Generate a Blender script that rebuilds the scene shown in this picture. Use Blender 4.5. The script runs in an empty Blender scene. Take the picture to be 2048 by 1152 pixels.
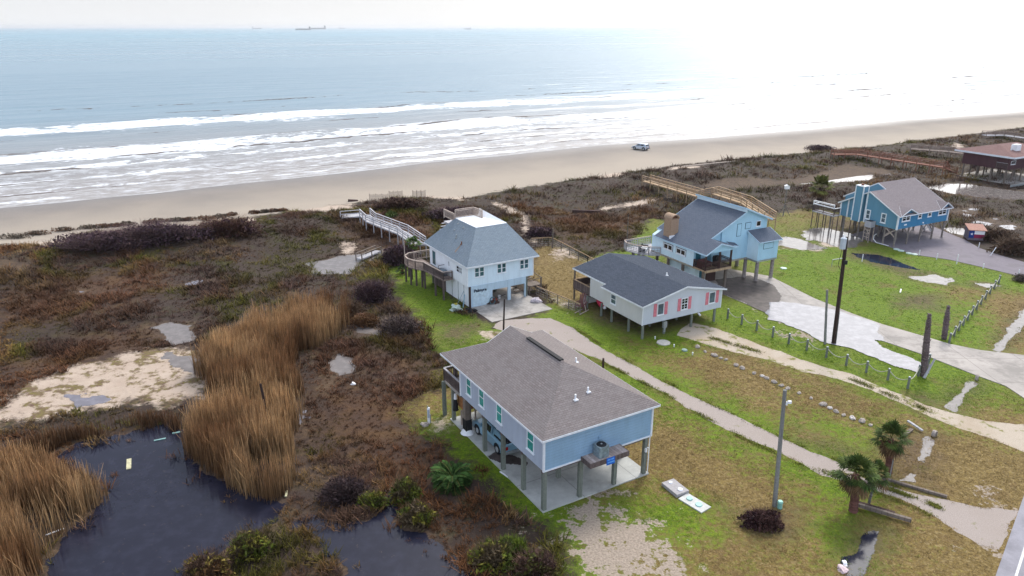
import bpy, bmesh, math, random
import numpy as np
from mathutils import Vector, Matrix
random.seed(7); RNG = np.random.default_rng(11)
R = math.radians
S = bpy.context.scene
COL = S.collection

# ------------------------------------------------------------------ camera
FPX, CAMH = 1465.0, 27.0
PITCH = math.atan(521/FPX)
CP, SP = math.cos(PITCH), math.sin(PITCH)
cam = bpy.data.cameras.new('camera'); camo = bpy.data.objects.new('camera', cam); COL.objects.link(camo)
camo.location = (0, 0, CAMH); camo.rotation_euler = (math.pi/2-PITCH, 0, 0)
cam.sensor_width = 36; cam.lens = 36*FPX/2048; cam.clip_start = .5; cam.clip_end = 90000
S.camera = camo

# ------------------------------------------------------------------ light
SUN_AZ, SUN_EL = R(27), R(46)
SUNV = Vector((math.sin(SUN_AZ)*math.cos(SUN_EL), math.cos(SUN_AZ)*math.cos(SUN_EL), math.sin(SUN_EL)))
sl = bpy.data.lights.new('sun', 'SUN'); so = bpy.data.objects.new('sun', sl); COL.objects.link(so)
sl.energy = 1.6; sl.angle = R(12); sl.color = (1, .95, .88)
so.rotation_euler = (-SUNV).to_track_quat('-Z', 'Y').to_euler()
W = bpy.data.worlds.new('World'); S.world = W; W.use_nodes = True
nt = W.node_tree; nt.nodes.clear()
def wn(t, **k):
    n = nt.nodes.new(t)
    for a, b in k.items(): setattr(n, a, b)
    return n
def wl(a, b): nt.links.new(a, b)
def wmath(op, a, b=None, c=None, clamp=False):
    n = wn('ShaderNodeMath', operation=op); n.use_clamp = clamp
    for i, v in enumerate((a, b, c)):
        if v is None: continue
        if isinstance(v, (int, float)): n.inputs[i].default_value = v
        else: wl(v, n.inputs[i])
    return n.outputs[0]
def wmix(f, a, b):
    n = wn('ShaderNodeMix', data_type='RGBA')
    for i, v in ((0, f), (6, a), (7, b)):
        if isinstance(v, (int, float)): n.inputs[i].default_value = v
        elif isinstance(v, tuple): n.inputs[i].default_value = v+(1,)
        else: wl(v, n.inputs[i])
    return n.outputs[2]
sky = wn('ShaderNodeTexSky', sky_type='NISHITA'); sky.sun_disc = False
sky.sun_elevation = SUN_EL; sky.sun_rotation = SUN_AZ; sky.dust_density = 2.5; sky.air_density = 1.2
geo = wn('ShaderNodeTexCoord'); D = geo.outputs['Generated']
sep = wn('ShaderNodeSeparateXYZ'); wl(D, sep.inputs[0])
dot = wn('ShaderNodeVectorMath', operation='DOT_PRODUCT'); wl(D, dot.inputs[0]); dot.inputs[1].default_value = SUNV
dd = wmath('MAXIMUM', dot.outputs['Value'], 0)
glow = wmath('ADD', wmath('MULTIPLY', wmath('POWER', dd, 25), 55.0), wmath('MULTIPLY', wmath('POWER', dd, 7), 9.0))
dot2 = wn('ShaderNodeVectorMath', operation='DOT_PRODUCT'); wl(D, dot2.inputs[0]); dot2.inputs[1].default_value = (math.sin(R(30))*math.cos(R(8)), math.cos(R(30))*math.cos(R(8)), math.sin(R(8)))   # brightest bank of cloud, low under the sun
glow = wmath('ADD', glow, wmath('MULTIPLY', wmath('POWER', wmath('MAXIMUM', dot2.outputs['Value'], 0), 24), 15.0))
up = wmath('MAXIMUM', sep.outputs['Z'], 0)
low = wmath('POWER', wmath('SUBTRACT', 1, up), 9)           # bright veil low over the horizon
cn = wn('ShaderNodeTexNoise'); cn.inputs['Scale'].default_value = 2.2; cn.inputs['Detail'].default_value = 6
mp = wn('ShaderNodeMapping'); mp.inputs['Scale'].default_value = (1, 1, 3); wl(D, mp.inputs[0]); wl(mp.outputs[0], cn.inputs[0])
cl = wmath('MULTIPLY_ADD', cn.outputs[0], 1.6, -.3, clamp=True)
veil = wmix(low, (3.6, 4.2, 5.4), (8.9, 9.0, 9.1))           # cloud veil radiance (before the 0.1 strength)
veil = wmix(wmath('MULTIPLY', cl, .35), veil, (6.5, 6.7, 7.2))
base = wmix(.8, sky.outputs[0], veil)
beh = wmath('MULTIPLY_ADD', sep.outputs['Y'], -1.6, .2, clamp=True)     # sky brightness added behind the camera to lift the house walls
bs_ = wn('ShaderNodeVectorMath', operation='SCALE'); bs_.inputs[0].default_value = (4.4, 5.0, 6.2); wl(beh, bs_.inputs['Scale'])
ba = wn('ShaderNodeVectorMath', operation='ADD'); wl(base, ba.inputs[0]); wl(bs_.outputs[0], ba.inputs[1]); base = ba.outputs[0]
gl = wmix(1.0, (0, 0, 0), (1, .97, .92)); gm = wn('ShaderNodeVectorMath', operation='SCALE'); wl(gl, gm.inputs[0]); wl(glow, gm.inputs['Scale'])
add = wn('ShaderNodeVectorMath', operation='ADD'); wl(base, add.inputs[0]); wl(gm.outputs[0], add.inputs[1])
bg = wn('ShaderNodeBackground'); bg.inputs['Strength'].default_value = .1; wl(add.outputs[0], bg.inputs[0])
wo = wn('ShaderNodeOutputWorld'); wl(bg.outputs[0], wo.inputs[0])
S.view_settings.view_transform = 'Standard'; S.view_settings.look = 'None'
S.view_settings.exposure = 0.4; S.view_settings.gamma = 1
S.render.engine = 'CYCLES'

# ------------------------------------------------------------------ survey helpers: photo survey point -> place on level ground
def G(px, py, z=0.0):
    x = (px-1024)/FPX; y = -(py-576)/FPX
    r = (x, CP+y*SP, -SP+y*CP); t = (z-CAMH)/r[2]
    return Vector((r[0]*t, r[1]*t, z))
def GP(pts, z=0.0): return [G(a, b, z)[:2] for a, b in pts]

# ------------------------------------------------------------------ object helpers
def tag(o, label=None, cat=None, group=None, kind=None):
    if label: o['label'] = label
    if cat: o['category'] = cat
    if group: o['group'] = group
    if kind: o['kind'] = kind
    return o
def thing(name, label, cat, loc=(0, 0, 0), rz=0, group=None):
    o = bpy.data.objects.new(name, None); COL.objects.link(o)
    o.location = loc; o.rotation_euler = (0, 0, rz); o.empty_display_size = .3
    return tag(o, label, cat, group)
def copy_tree(o, parent=None):
    c = o.copy(); COL.objects.link(c); c.parent = parent
    if parent is not None: c.matrix_parent_inverse = o.matrix_parent_inverse.copy()
    for ch in list(o.children): copy_tree(ch, c)
    return c
class MB:
    def __init__(s): s.v = []; s.f = []; s.m = []
    def poly(s, pts, m=0):
        n = len(s.v); s.v += [tuple(p) for p in pts]; s.f.append(tuple(range(n, n+len(pts)))); s.m.append(m); return s
    def hexa(s, P, m=0, mt=None):      # 8 points: bottom 4, top 4
        n = len(s.v); s.v += [tuple(p) for p in P]
        for i, q in enumerate(((3, 2, 1, 0), (4, 5, 6, 7), (0, 1, 5, 4), (1, 2, 6, 5), (2, 3, 7, 6), (3, 0, 4, 7))):
            s.f.append(tuple(n+k for k in q)); s.m.append(mt if (mt is not None and i == 1) else m)
        return s
    def box(s, x0, x1, y0, y1, z0, z1, m=0, mt=None):
        return s.hexa([(x0, y0, z0), (x1, y0, z0), (x1, y1, z0), (x0, y1, z0), (x0, y0, z1), (x1, y0, z1), (x1, y1, z1), (x0, y1, z1)], m, mt)
    def beam(s, a, b, w, h, m=0, up=(0, 0, 1)):
        a = Vector(a); b = Vector(b); d = (b-a).normalized(); u = Vector(up)
        if abs(d.dot(u)) > .98: u = Vector((0, 1, 0))
        x = d.cross(u).normalized()*(w/2); y = x.cross(d).normalized()*(h/2)
        return s.hexa([a-x-y, a+x-y, b+x-y, b-x-y, a-x+y, a+x+y, b+x+y, b-x+y], m)
    def cyl(s, a, b, r0, r1=None, n=10, m=0, cap=True):
        r1 = r0 if r1 is None else r1
        a = Vector(a); b = Vector(b); d = (b-a).normalized(); u = Vector((0, 0, 1)) if abs(d.z) < .95 else Vector((1, 0, 0))
        x = d.cross(u).normalized(); y = d.cross(x); k = len(s.v)
        for c, r in ((a, r0), (b, r1)):
            for i in range(n):
                t = 2*math.pi*i/n; s.v.append(tuple(c+x*(r*math.cos(t))+y*(r*math.sin(t))))
        for i in range(n):
            j = (i+1) % n; s.f.append((k+i, k+j, k+n+j, k+n+i)); s.m.append(m)
        if cap:
            s.f.append(tuple(k+i for i in range(n))[::-1]); s.f.append(tuple(k+n+i for i in range(n))); s.m += [m, m]
        return s
    def tube(s, pts, r, n=6, m=0):
        for a, b in zip(pts[:-1], pts[1:]): s.cyl(a, b, r, r, n, m)
        return s
    def prism(s, pts, d, m=0, me=None):    # closed polygon pts extruded by vector d
        d = Vector(d); a = [Vector(p) for p in pts]; b = [p+d for p in a]
        s.poly(a, m if me is None else me); s.poly(b[::-1], m if me is None else me)
        for i in range(len(a)):
            j = (i+1) % len(a); s.poly([a[i], b[i], b[j], a[j]], m)
        return s
    def build(s, name, mats, parent=None, loc=None, smooth=False, merge=False):
        me = bpy.data.meshes.new(name); me.from_pydata(s.v, [], s.f); me.update()
        if not isinstance(mats, (list, tuple)): mats = [mats]
        for q in mats: me.materials.append(q)
        me.polygons.foreach_set('material_index', s.m)
        if merge or smooth:
            bm = bmesh.new(); bm.from_mesh(me); bmesh.ops.remove_doubles(bm, verts=bm.verts, dist=1e-4)
            bmesh.ops.recalc_face_normals(bm, faces=bm.faces); bm.to_mesh(me); bm.free()
        if smooth: me.polygons.foreach_set('use_smooth', [True]*len(me.polygons))
        uv = me.uv_layers.new(name='UVMap').data
        for p in me.polygons:
            n = p.normal; a = Vector((0, 0, 1)).cross(n)
            a = a.normalized() if a.length > .02 else Vector((1, 0, 0)); b = n.cross(a)
            for li in p.loop_indices:
                c = me.vertices[me.loops[li].vertex_index].co; uv[li].uv = (c.dot(a), c.dot(b))
        o = bpy.data.objects.new(name, me); COL.objects.link(o)
        if parent is not None: o.parent = parent
        if loc is not None: o.location = loc
        return o
def fast(name, V, F, mat, col=None, smooth=False):
    """numpy triangles/quads -> mesh object; col: per-vertex rgb."""
    me = bpy.data.meshes.new(name); V = np.asarray(V, np.float32); F = np.asarray(F, np.int32); k = F.shape[1]
    me.vertices.add(len(V)); me.vertices.foreach_set('co', V.ravel())
    me.loops.add(F.size); me.loops.foreach_set('vertex_index', F.ravel())
    me.polygons.add(len(F)); me.polygons.foreach_set('loop_start', np.arange(0, F.size, k, dtype=np.int32))
    me.polygons.foreach_set('loop_total', np.full(len(F), k, np.int32))
    if smooth: me.polygons.foreach_set('use_smooth', np.ones(len(F), bool))
    me.update()
    if col is not None:
        a = me.attributes.new('col', 'FLOAT_COLOR', 'POINT'); c = np.ones((len(V), 4), np.float32); c[:, :3] = col
        a.data.foreach_set('color', c.ravel())
    me.materials.append(mat)
    o = bpy.data.objects.new(name, me); COL.objects.link(o); return o

# ------------------------------------------------------------------ materials
class NT:
    def __init__(s, name):
        s.m = bpy.data.materials.new(name); s.m.use_nodes = True; s.t = s.m.node_tree; s.t.nodes.clear()
        s.out = s.n('ShaderNodeOutputMaterial'); s.b = s.n('ShaderNodeBsdfPrincipled'); s.l(s.b.outputs[0], s.out.inputs[0])
        s.tc = s.n('ShaderNodeTexCoord')
    def n(s, t, **k):
        n = s.t.nodes.new(t)
        for a, b in k.items(): setattr(n, a, b)
        return n
    def l(s, a, b): s.t.links.new(a, b)
    def put(s, sock, v):
        if isinstance(v, (int, float)): sock.default_value = v
        elif isinstance(v, tuple): sock.default_value = v+(1,) if len(v) == 3 and len(sock.default_value) == 4 else v
        else: s.l(v, sock)
    def math(s, op, a, b=None, c=None, clamp=False):
        n = s.n('ShaderNodeMath', operation=op); n.use_clamp = clamp
        for i, v in enumerate((a, b, c)):
            if v is not None: s.put(n.inputs[i], v)
        return n.outputs[0]
    def mix(s, f, a, b, mode='MIX'):
        n = s.n('ShaderNodeMix', data_type='RGBA', blend_type=mode); s.put(n.inputs[0], f); s.put(n.inputs[6], a); s.put(n.inputs[7], b); return n.outputs[2]
    def noise(s, sc, det=3, rough=.55, vec=None, stretch=None, dist=0):
        n = s.n('ShaderNodeTexNoise'); n.inputs['Scale'].default_value = sc; n.inputs['Detail'].default_value = det
        n.inputs['Roughness'].default_value = rough; n.inputs['Distortion'].default_value = dist
        v = vec if vec is not None else s.tc.outputs['Object']
        if stretch:
            m = s.n('ShaderNodeMapping'); m.inputs['Scale'].default_value = stretch
            if len(stretch) == 3: pass
            s.l(v, m.inputs[0]); v = m.outputs[0]
        s.l(v, n.inputs[0]); return n.outputs[0]
    def rng(s, v, a, b, c=0., d=1.):
        n = s.n('ShaderNodeMapRange'); n.clamp = True; s.put(n.inputs[0], v)
        for i, q in enumerate((a, b, c, d)): n.inputs[i+1].default_value = q
        return n.outputs[0]
    def attr(s, name, out='Fac'):
        n = s.n('ShaderNodeAttribute', attribute_name=name); return n.outputs[out]
    def sep(s, v):
        n = s.n('ShaderNodeSeparateXYZ'); s.l(v, n.inputs[0]); return n.outputs
    def bump(s, h, dist=.02, st=1.):
        n = s.n('ShaderNodeBump'); n.inputs['Distance'].default_value = dist; n.inputs['Strength'].default_value = st
        s.l(h, n.inputs['Height']); s.l(n.outputs[0], s.b.inputs['Normal'])
    def fin(s, col, rough=.8, metal=0., spec=.3, **k):
        s.put(s.b.inputs['Base Color'], col); s.put(s.b.inputs['Roughness'], rough); s.put(s.b.inputs['Metallic'], metal)
        s.put(s.b.inputs['Specular IOR Level'], spec)
        for a, v in k.items(): s.put(s.b.inputs[a], v)
        return s.m
def plain(name, c, rough=.7, var=.15, sc=4, metal=0., spec=.3, grime=0.):
    t = NT(name); n = t.noise(sc, 5)
    c2 = tuple(x*(1-var*1.6) for x in c); c1 = tuple(min(1, x*(1+var)) for x in c)
    col = t.mix(t.rng(n, .3, .7), c2, c1)
    if grime: col = t.mix(t.math('MULTIPLY', t.rng(t.noise(1.1, 6, .7), .5, .75), grime), col, (.16, .13, .10))
    return t.fin(col, rough, metal, spec)
def siding(name, c, kind='lap', step=.18, var=.08, grime=.25, dark=.72):
    t = NT(name); uv = t.sep(t.tc.outputs['UV'])
    ax = uv['Y'] if kind == 'lap' else uv['X']
    fr = t.math('FRACT', t.math('DIVIDE', t.math('ADD', ax, 50.), step))
    line = t.rng(fr, 0., .13 if kind == 'lap' else .045, 1., 0.)
    n = t.noise(1.3, 5, .6, stretch=(1, 1, .35)); n2 = t.noise(9, 4, stretch=(1, 1, 3) if kind == 'lap' else (2, 2, .3))
    col = t.mix(t.rng(n, .3, .7), tuple(x*(1-var*1.5) for x in c), tuple(min(1, x*(1+var)) for x in c))
    col = t.mix(t.math('MULTIPLY', t.rng(n2, .55, .8), grime), col, tuple(x*.55 for x in c))
    col = t.mix(t.math('MULTIPLY', line, 1-dark), col, (.02, .02, .03))
    t.bump(t.math('SUBTRACT', fr if kind == 'lap' else 1., line), .02, .7)
    return t.fin(col, .62, 0, .3)
def shingle(name, c1, c2, c3, row=.145, streak=.25):
    t = NT(name); uv = t.tc.outputs['UV']; b = t.n('ShaderNodeTexBrick'); t.l(uv, b.inputs[0])
    b.inputs['Scale'].default_value = 1; b.inputs['Brick Width'].default_value = .32; b.inputs['Row Height'].default_value = row
    b.inputs['Mortar Size'].default_value = .012; b.inputs['Mortar Smooth'].default_value = .4; b.offset = .5
    b.inputs['Color1'].default_value = c1+(1,); b.inputs['Color2'].default_value = c2+(1,)
    b.inputs['Mortar'].default_value = tuple(x*.45 for x in c1)+(1,)
    n = t.noise(.9, 5, .65); n3 = t.noise(22, 2)
    col = t.mix(t.rng(n, .35, .7, 0, .55), b.outputs[0], c3)
    col = t.mix(t.rng(n3, .3, .7, 0, .5), col, tuple(x*.6 for x in c1))
    st = t.noise(1.6, 3, vec=uv, stretch=(1.6, .12, 1)); col = t.mix(t.rng(st, .55, .75, 0, streak), col, tuple(x*.55 for x in c2))
    t.bump(b.outputs['Fac'], -.012, .8); return t.fin(col, .95, 0, .15)
def wood(name, c, c2, board=.14, axis='X', grime=.4, var=1.):
    t = NT(name); uv = t.sep(t.tc.outputs['UV']); a = uv[axis]; k = t.math('DIVIDE', t.math('ADD', a, 60.), board)
    fr = t.math('FRACT', k); w = t.n('ShaderNodeTexWhiteNoise', noise_dimensions='1D'); t.l(t.math('FLOOR', k), w.inputs['W'])
    col = t.mix(t.math('MULTIPLY', w.outputs[0], var), c, c2); n = t.noise(7, 5, .7, stretch=(1, 1, 1))
    col = t.mix(t.math('MULTIPLY', t.rng(n, .4, .75), grime), col, tuple(x*.45 for x in c))
    col = t.mix(t.rng(fr, 0, .09, .85, 0.), col, (.012, .01, .01)); t.bump(fr, .004, .5)
    return t.fin(col, .85, 0, .2)
def concrete(name, c, stain=.5, sc=.6, joints=None, wet=0.):
    t = NT(name); n = t.noise(sc, 7, .65); n2 = t.noise(14, 4); n3 = t.noise(.35, 4, .7)
    col = t.mix(t.rng(n, .3, .7), tuple(x*.72 for x in c), tuple(min(1, x*1.12) for x in c))
    col = t.mix(t.rng(n2, .35, .7, 0, .25), col, tuple(x*.6 for x in c))
    m = t.rng(n3, .5, .62, 0, stain); col = t.mix(m, col, tuple(x*.33 for x in c))
    if joints:
        uv = t.sep(t.tc.outputs['Object'])
        for ax in ('X', 'Y'):
            fr = t.math('FRACT', t.math('DIVIDE', t.math('ADD', uv[ax], 200.), joints)); col = t.mix(t.rng(fr, 0, .02, .8, 0), col, tuple(x*.3 for x in c))
    t.bump(n2, .004, .4); return t.fin(col, t.rng(m, 0, 1, .85, .85-.55*wet) if wet else .85, 0, .35)
def glass(name, c, rough=.08, spec=.6):
    t = NT(name); n = t.noise(1.6, 2); return t.fin(t.mix(t.rng(n, .4, .6), tuple(x*.6 for x in c), c), rough, 0, spec)
def foliage(name, trans=.0, rough=.75):
    t = NT(name); n = t.noise(1.4, 3); c = t.attr('col', 'Color')
    h = t.mix(t.rng(n, .3, .7, 0, .45), c, (.0, .0, .0)); m = t.fin(h, rough, 0, .12)
    return m
M = {}
M['trim'] = plain('trim_white', (.74, .77, .80), .55, .06, 3, grime=.12)
M['trim_blue'] = plain('trim_pale_blue', (.45, .62, .74), .6, .06)
M['glass_green'] = glass('glass_green', (.06, .36, .31), .2)
M['glass_dark'] = glass('glass_dark', (.012, .015, .022), .06)
M['glass_grey'] = glass('glass_grey', (.10, .15, .19), .12)
M['glass_teal'] = glass('glass_teal', (.05, .13, .15), .12)
M['post'] = wood('treated_post', (.15, .17, .145), (.21, .225, .19), .3, 'X', .5)
M['post_old'] = wood('weathered_post', (.15, .12, .10), (.22, .18, .15), .3, 'X', .6)
M['deckwood'] = wood('weathered_deck_boards', (.20, .15, .125), (.34, .27, .235), .14, 'X', .5)
M['deckdark'] = wood('dark_deck_boards', (.10, .075, .07), (.17, .13, .12), .14, 'X', .5)
M['rail'] = wood('bleached_rail', (.42, .34, .29), (.50, .41, .35), .5, 'X', .25)
M['tanwood'] = wood('tan_boardwalk_boards', (.36, .25, .15), (.48, .34, .22), .14, 'X', .4)
M['redwood'] = wood('red_boardwalk_boards', (.23, .10, .07), (.30, .145, .10), .14, 'X', .4)
M['greywood'] = wood('silvered_boards', (.37, .36, .38), (.52, .51, .53), .14, 'X', .35)
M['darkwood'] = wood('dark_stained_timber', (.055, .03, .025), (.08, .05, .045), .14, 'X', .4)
M['pole_black'] = wood('creosoted_pole', (.035, .022, .02), (.055, .035, .03), .2, 'X', .4)
M['pole_grey'] = wood('grey_pole', (.20, .20, .19), (.26, .26, .245), .2, 'X', .5)
M['slab'] = concrete('slab_concrete', (.47, .475, .45), .4, .55, 3.98, .3)
M['slab2'] = concrete('carport_concrete', (.37, .34, .31), .5, .5, 3.1)
M['drive'] = concrete('driveway_concrete', (.41, .37, .335), .55, .25, 4.6, .4)
M['asphalt'] = concrete('purple_asphalt', (.20, .175, .20), .5, .35, None, .3)
M['road'] = concrete('road_asphalt', (.29, .28, .31), .25, .5, None)
M['white'] = plain('white_paint', (.80, .81, .83), .5, .06, grime=.1)
M['black'] = plain('black_rubber', (.015, .015, .017), .7, .2)
M['metal'] = plain('galvanised_metal', (.38, .41, .42), .4, .15, 9, .4, grime=.35)
M['rust'] = plain('rusty_metal', (.20, .09, .05), .8, .3, 9)
M['stone'] = plain('pale_stone', (.36, .31, .27), .9, .3, 9)
M['foliage'] = foliage('foliage_leaves'); M['dry'] = foliage('dry_stems')
def solid(name, c, rough=.6, **k):
    if name not in M: M[name] = plain(name, c, rough, **k)
    return M[name]

# ------------------------------------------------------------------ numpy noise, coast and terrain shape
_T = RNG.random((256, 256))
def vnoise(x, y, sc):
    x = np.asarray(x, float)/sc+1000.37; y = np.asarray(y, float)/sc+1000.71
    i = np.floor(x).astype(int); j = np.floor(y).astype(int); fx = x-i; fy = y-j
    fx = fx*fx*(3-2*fx); fy = fy*fy*(3-2*fy); a = i % 256; b = j % 256; c = (i+1) % 256; d = (j+1) % 256
    return (_T[a, b]*(1-fx)+_T[c, b]*fx)*(1-fy)+(_T[a, d]*(1-fx)+_T[c, d]*fx)*fy
def fbm(x, y, sc, o=4):
    s = 0; w = 0
    for k in range(o): s = s+vnoise(x+k*37.1, y-k*19.7, sc/2**k)*.5**k; w += .5**k
    return s/w
CU = (math.sin(R(60)), math.cos(R(60))); CN = (-CU[1], CU[0])
def SN(x, y): return x*CU[0]+y*CU[1], x*CN[0]+y*CN[1]
def XY(s, n): return s*CU[0]+n*CN[0], s*CU[1]+n*CN[1]
SHORE = GP([(0, 415), (250, 390), (520, 362), (700, 342), (850, 325), (1000, 310), (1200, 290), (1450, 272), (1650, 255), (1800, 240), (2048, 222)])
DUNE = GP([(0, 498), (90, 492), (150, 477), (250, 468), (330, 459), (400, 462), (440, 448), (500, 440), (560, 430), (700, 412), (800, 400), (860, 396), (940, 400), (1010, 385), (1100, 370), (1200, 355), (1300, 342), (1400, 330), (1500, 319), (1600, 311), (1700, 300), (1800, 290), (1900, 276), (2048, 258)])
def curve(pts):
    a = np.array([SN(*p) for p in pts]); o = np.argsort(a[:, 0]); return a[o, 0], a[o, 1]
_sh = curve(SHORE); _du = curve(DUNE)
def shore_n(s): return np.interp(s, *_sh)
def dshore(x, y): s, n = SN(x, y); return shore_n(s)+1.2*(fbm(s, s*0, 14, 2)-.5)-n          # metres inland of the waterline
def ddune(x, y): s, n = SN(x, y); return np.interp(s, *_du)-n             # metres inland of the vegetation edge
def gz(x, y):
    x = np.asarray(x, float); y = np.asarray(y, float); d = dshore(x, y); e = ddune(x, y)
    z = np.where(d < 0, np.maximum(-6, -.15+.03*d), np.where(d < 8, -.15+.15*d/8, 0.))
    r = np.exp(-((e-7)/8.)**2)*(.35+1.1*fbm(x, y, 9, 3))
    s, n = SN(x, y); inl = np.clip((e-4)/20, 0, 1)*np.clip((95-s*0-e)/30, 0, 1)
    far = np.where(s > 75, 1, 0)
    return z+r*np.clip(d/20, 0, 1)
def inpoly(x, y, P):
    P = np.asarray(P); c = np.zeros(np.shape(x), bool); j = len(P)-1
    for i in range(len(P)):
        xi, yi = P[i]; xj, yj = P[j]
        c ^= ((yi > y) != (yj > y)) & (x < (xj-xi)*(y-yi)/(yj-yi+1e-12)+xi); j = i
    return c
def sdist(x, y, P, closed=True):
    P = np.asarray(P, float); d = np.full(np.shape(x), 1e9); k = len(P)
    for i in range(k if closed else k-1):
        a = P[i]; b = P[(i+1) % k]; ab = b-a; t = np.clip(((x-a[0])*ab[0]+(y-a[1])*ab[1])/(ab@ab+1e-9), 0, 1)
        d = np.minimum(d, np.hypot(x-a[0]-t*ab[0], y-a[1]-t*ab[1]))
    return np.where(inpoly(x, y, P), d, -d) if closed else d

# ------------------------------------------------------------------ ground zones (surveyed outlines)
Z_LAWN = [  # mown or grazed ground of the plots
 [(775, 525), (800, 515), (850, 540), (930, 620), (985, 655), (1060, 640), (1100, 600), (1060, 560), (1062, 500), (1105, 490), (1170, 520), (1250, 500), (1300, 440), (1545, 440), (1560, 425), (1640, 415), (1700, 430), (1900, 500), (2060, 530), (2300, 560), (2300, 1300), (1380, 1300), (1140, 1160), (1120, 1080), (1085, 1050), (985, 975), (900, 890), (840, 860), (810, 830), (830, 800), (890, 770), (900, 720), (860, 690), (840, 640), (800, 590)]]
Z_GREEN = [
 [(790, 540), (850, 545), (930, 620), (1000, 650), (985, 665), (900, 690), (870, 650), (830, 600)],
 [(855, 830), (890, 845), (985, 930), (1090, 1030), (1140, 1075), (1090, 1085), (1010, 1010), (930, 930), (860, 870)],
 [(1550, 495), (1620, 490), (1690, 505), (1760, 550), (1860, 575), (1930, 600), (1990, 640), (1960, 690), (1900, 685), (1764, 645), (1628, 593), (1550, 548)],
 [(1790, 510), (1900, 525), (2060, 560), (2060, 580), (1900, 560), (1790, 530)],
 [(1290, 670), (1360, 665), (1400, 700), (1380, 712), (1320, 700)], [(1420, 620), (1480, 620), (1560, 660), (1640, 700), (1690, 735), (1560, 690), (1430, 640)],
 [(1100, 625), (1160, 640), (1270, 720), (1480, 830), (1640, 910), (1560, 880), (1330, 765), (1160, 660)],
 [(1240, 740), (1330, 790), (1480, 872), (1640, 960), (1560, 950), (1380, 850), (1240, 765)], [(1600, 815), (1690, 850), (1700, 880), (1620, 860)],
 [(1330, 560), (1190, 490), (1250, 480), (1310, 470), (1310, 490)], [(1780, 700), (1900, 720), (1960, 780), (1890, 815), (1820, 800), (1700, 740)],
 [(1640, 960), (1720, 990), (1700, 1060), (1660, 1110), (1640, 1010)], [(1250, 1020), (1400, 1020), (1440, 1060), (1360, 1080), (1270, 1060)],
 [(1100, 1080), (1140, 1075), (1150, 1150), (1110, 1120)], [(1940, 340), (2010, 352), (1985, 362), (1935, 350)]]
Z_DRY = [
 [(1065, 505), (1105, 497), (1190, 548), (1165, 598), (1100, 580), (1062, 560)], [(1300, 820), (1420, 880), (1560, 960), (1600, 1030), (1500, 1060), (1420, 1000), (1300, 940)],
 [(1400, 700), (1560, 760), (1700, 820), (1640, 850), (1480, 780), (1330, 720)], [(1830, 880), (1960, 900), (2030, 990), (1900, 970), (1850, 930)],
 [(1560, 1070), (1700, 1160), (1560, 1160), (1400, 1110)], [(1790, 1000), (1900, 1070), (1990, 1120), (1980, 1160), (1790, 1160)], [(820, 830), (870, 800), (900, 810), (860, 850)],
 [(1730, 590), (1900, 600), (2048, 600), (2048, 690), (1990, 640), (1930, 590)], [(1970, 830), (2060, 860), (2060, 880)]]
Z_SAND = [
 [(0, 845), (-60, 860), (-60, 800), (0, 812), (44, 785), (56, 773), (139, 733), (198, 720), (297, 697), (363, 697), (412, 723), (422, 750), (408, 794), (340, 808), (260, 800), (204, 815), (119, 825), (51, 838)],
 [(60, 492), (140, 480), (150, 490), (100, 500)], [(330, 455), (400, 456), (395, 475), (350, 470)], [(500, 440), (520, 450), (510, 478), (490, 470)],
 [(840, 395), (940, 396), (925, 412), (880, 402)], [(985, 416), (1030, 424), (1058, 437), (1055, 455), (1078, 478), (1070, 484), (1045, 460), (1045, 440), (1020, 430)],
 [(560, 425), (700, 414), (720, 425), (640, 432)], [(1100, 500), (1130, 498), (1150, 515), (1120, 520)], [(690, 478), (705, 490), (700, 512), (715, 525), (700, 520), (690, 500)],
 [(1330, 345), (1410, 335), (1400, 344), (1345, 352)], [(1190, 352), (1250, 350), (1240, 362), (1200, 362)], [(1905, 292), (1925, 296), (1915, 304)],
 [(1330, 395), (1290, 410), (1200, 420), (1270, 405)], [(1650, 470), (1700, 478), (1690, 498), (1640, 490)], [(870, 845), (890, 838), (880, 862)],
 [(960, 668), (985, 664), (990, 678), (965, 680)], [(1110, 600), (1150, 612), (1140, 620)], [(1560, 480), (1650, 500), (1560, 500)]]
Z_RUST = [   # brown-orange marsh growth
 [(640, 760), (780, 760), (860, 800), (820, 870), (880, 920), (860, 960), (760, 960), (660, 900), (620, 830)], [(0, 600), (110, 560), (300, 540), (330, 580), (120, 640), (0, 650)],
 [(640, 690), (760, 700), (860, 720), (840, 760), (700, 740)], [(700, 440), (850, 440), (860, 480), (720, 500)], [(1100, 440), (1280, 430), (1270, 470), (1130, 480)], [(0, 740), (150, 680), (300, 660), (330, 690), (130, 740), (0, 800)]]
Z_MUD = [[(1700, 502), (1760, 508), (1850, 545), (1880, 562), (1830, 555), (1740, 530), (1690, 512)], [(1830, 790), (1890, 800), (1900, 815), (1850, 830)], [(1600, 860), (1700, 900), (1740, 930), (1690, 905), (1590, 880)],
 [(1780, 870), (1880, 880), (1860, 960), (1770, 970)], [(1480, 1020), (1590, 1020), (1600, 1070), (1490, 1070)], [(1800, 590), (1880, 590), (1880, 620), (1790, 615)], [(880, 650), (960, 640), (960, 670), (890, 690)],
 [(1180, 640), (1290, 670), (1400, 640), (1330, 610), (1200, 600)], [(1650, 430), (1800, 460), (1780, 490), (1650, 470)], [(1300, 520), (1420, 560), (1400, 600), (1250, 560)]]
Z_GRAVEL = [[(1090, 1050), (1130, 1000), (1190, 975), (1265, 985), (1235, 1015), (1300, 1045), (1350, 1090), (1400, 1180), (1130, 1180), (1110, 1100)], [(1530, 630), (1640, 650), (1700, 680), (1600, 680)], [(2000, 1000), (2030, 1000), (2000, 1100), (1985, 1100)]]
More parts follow.
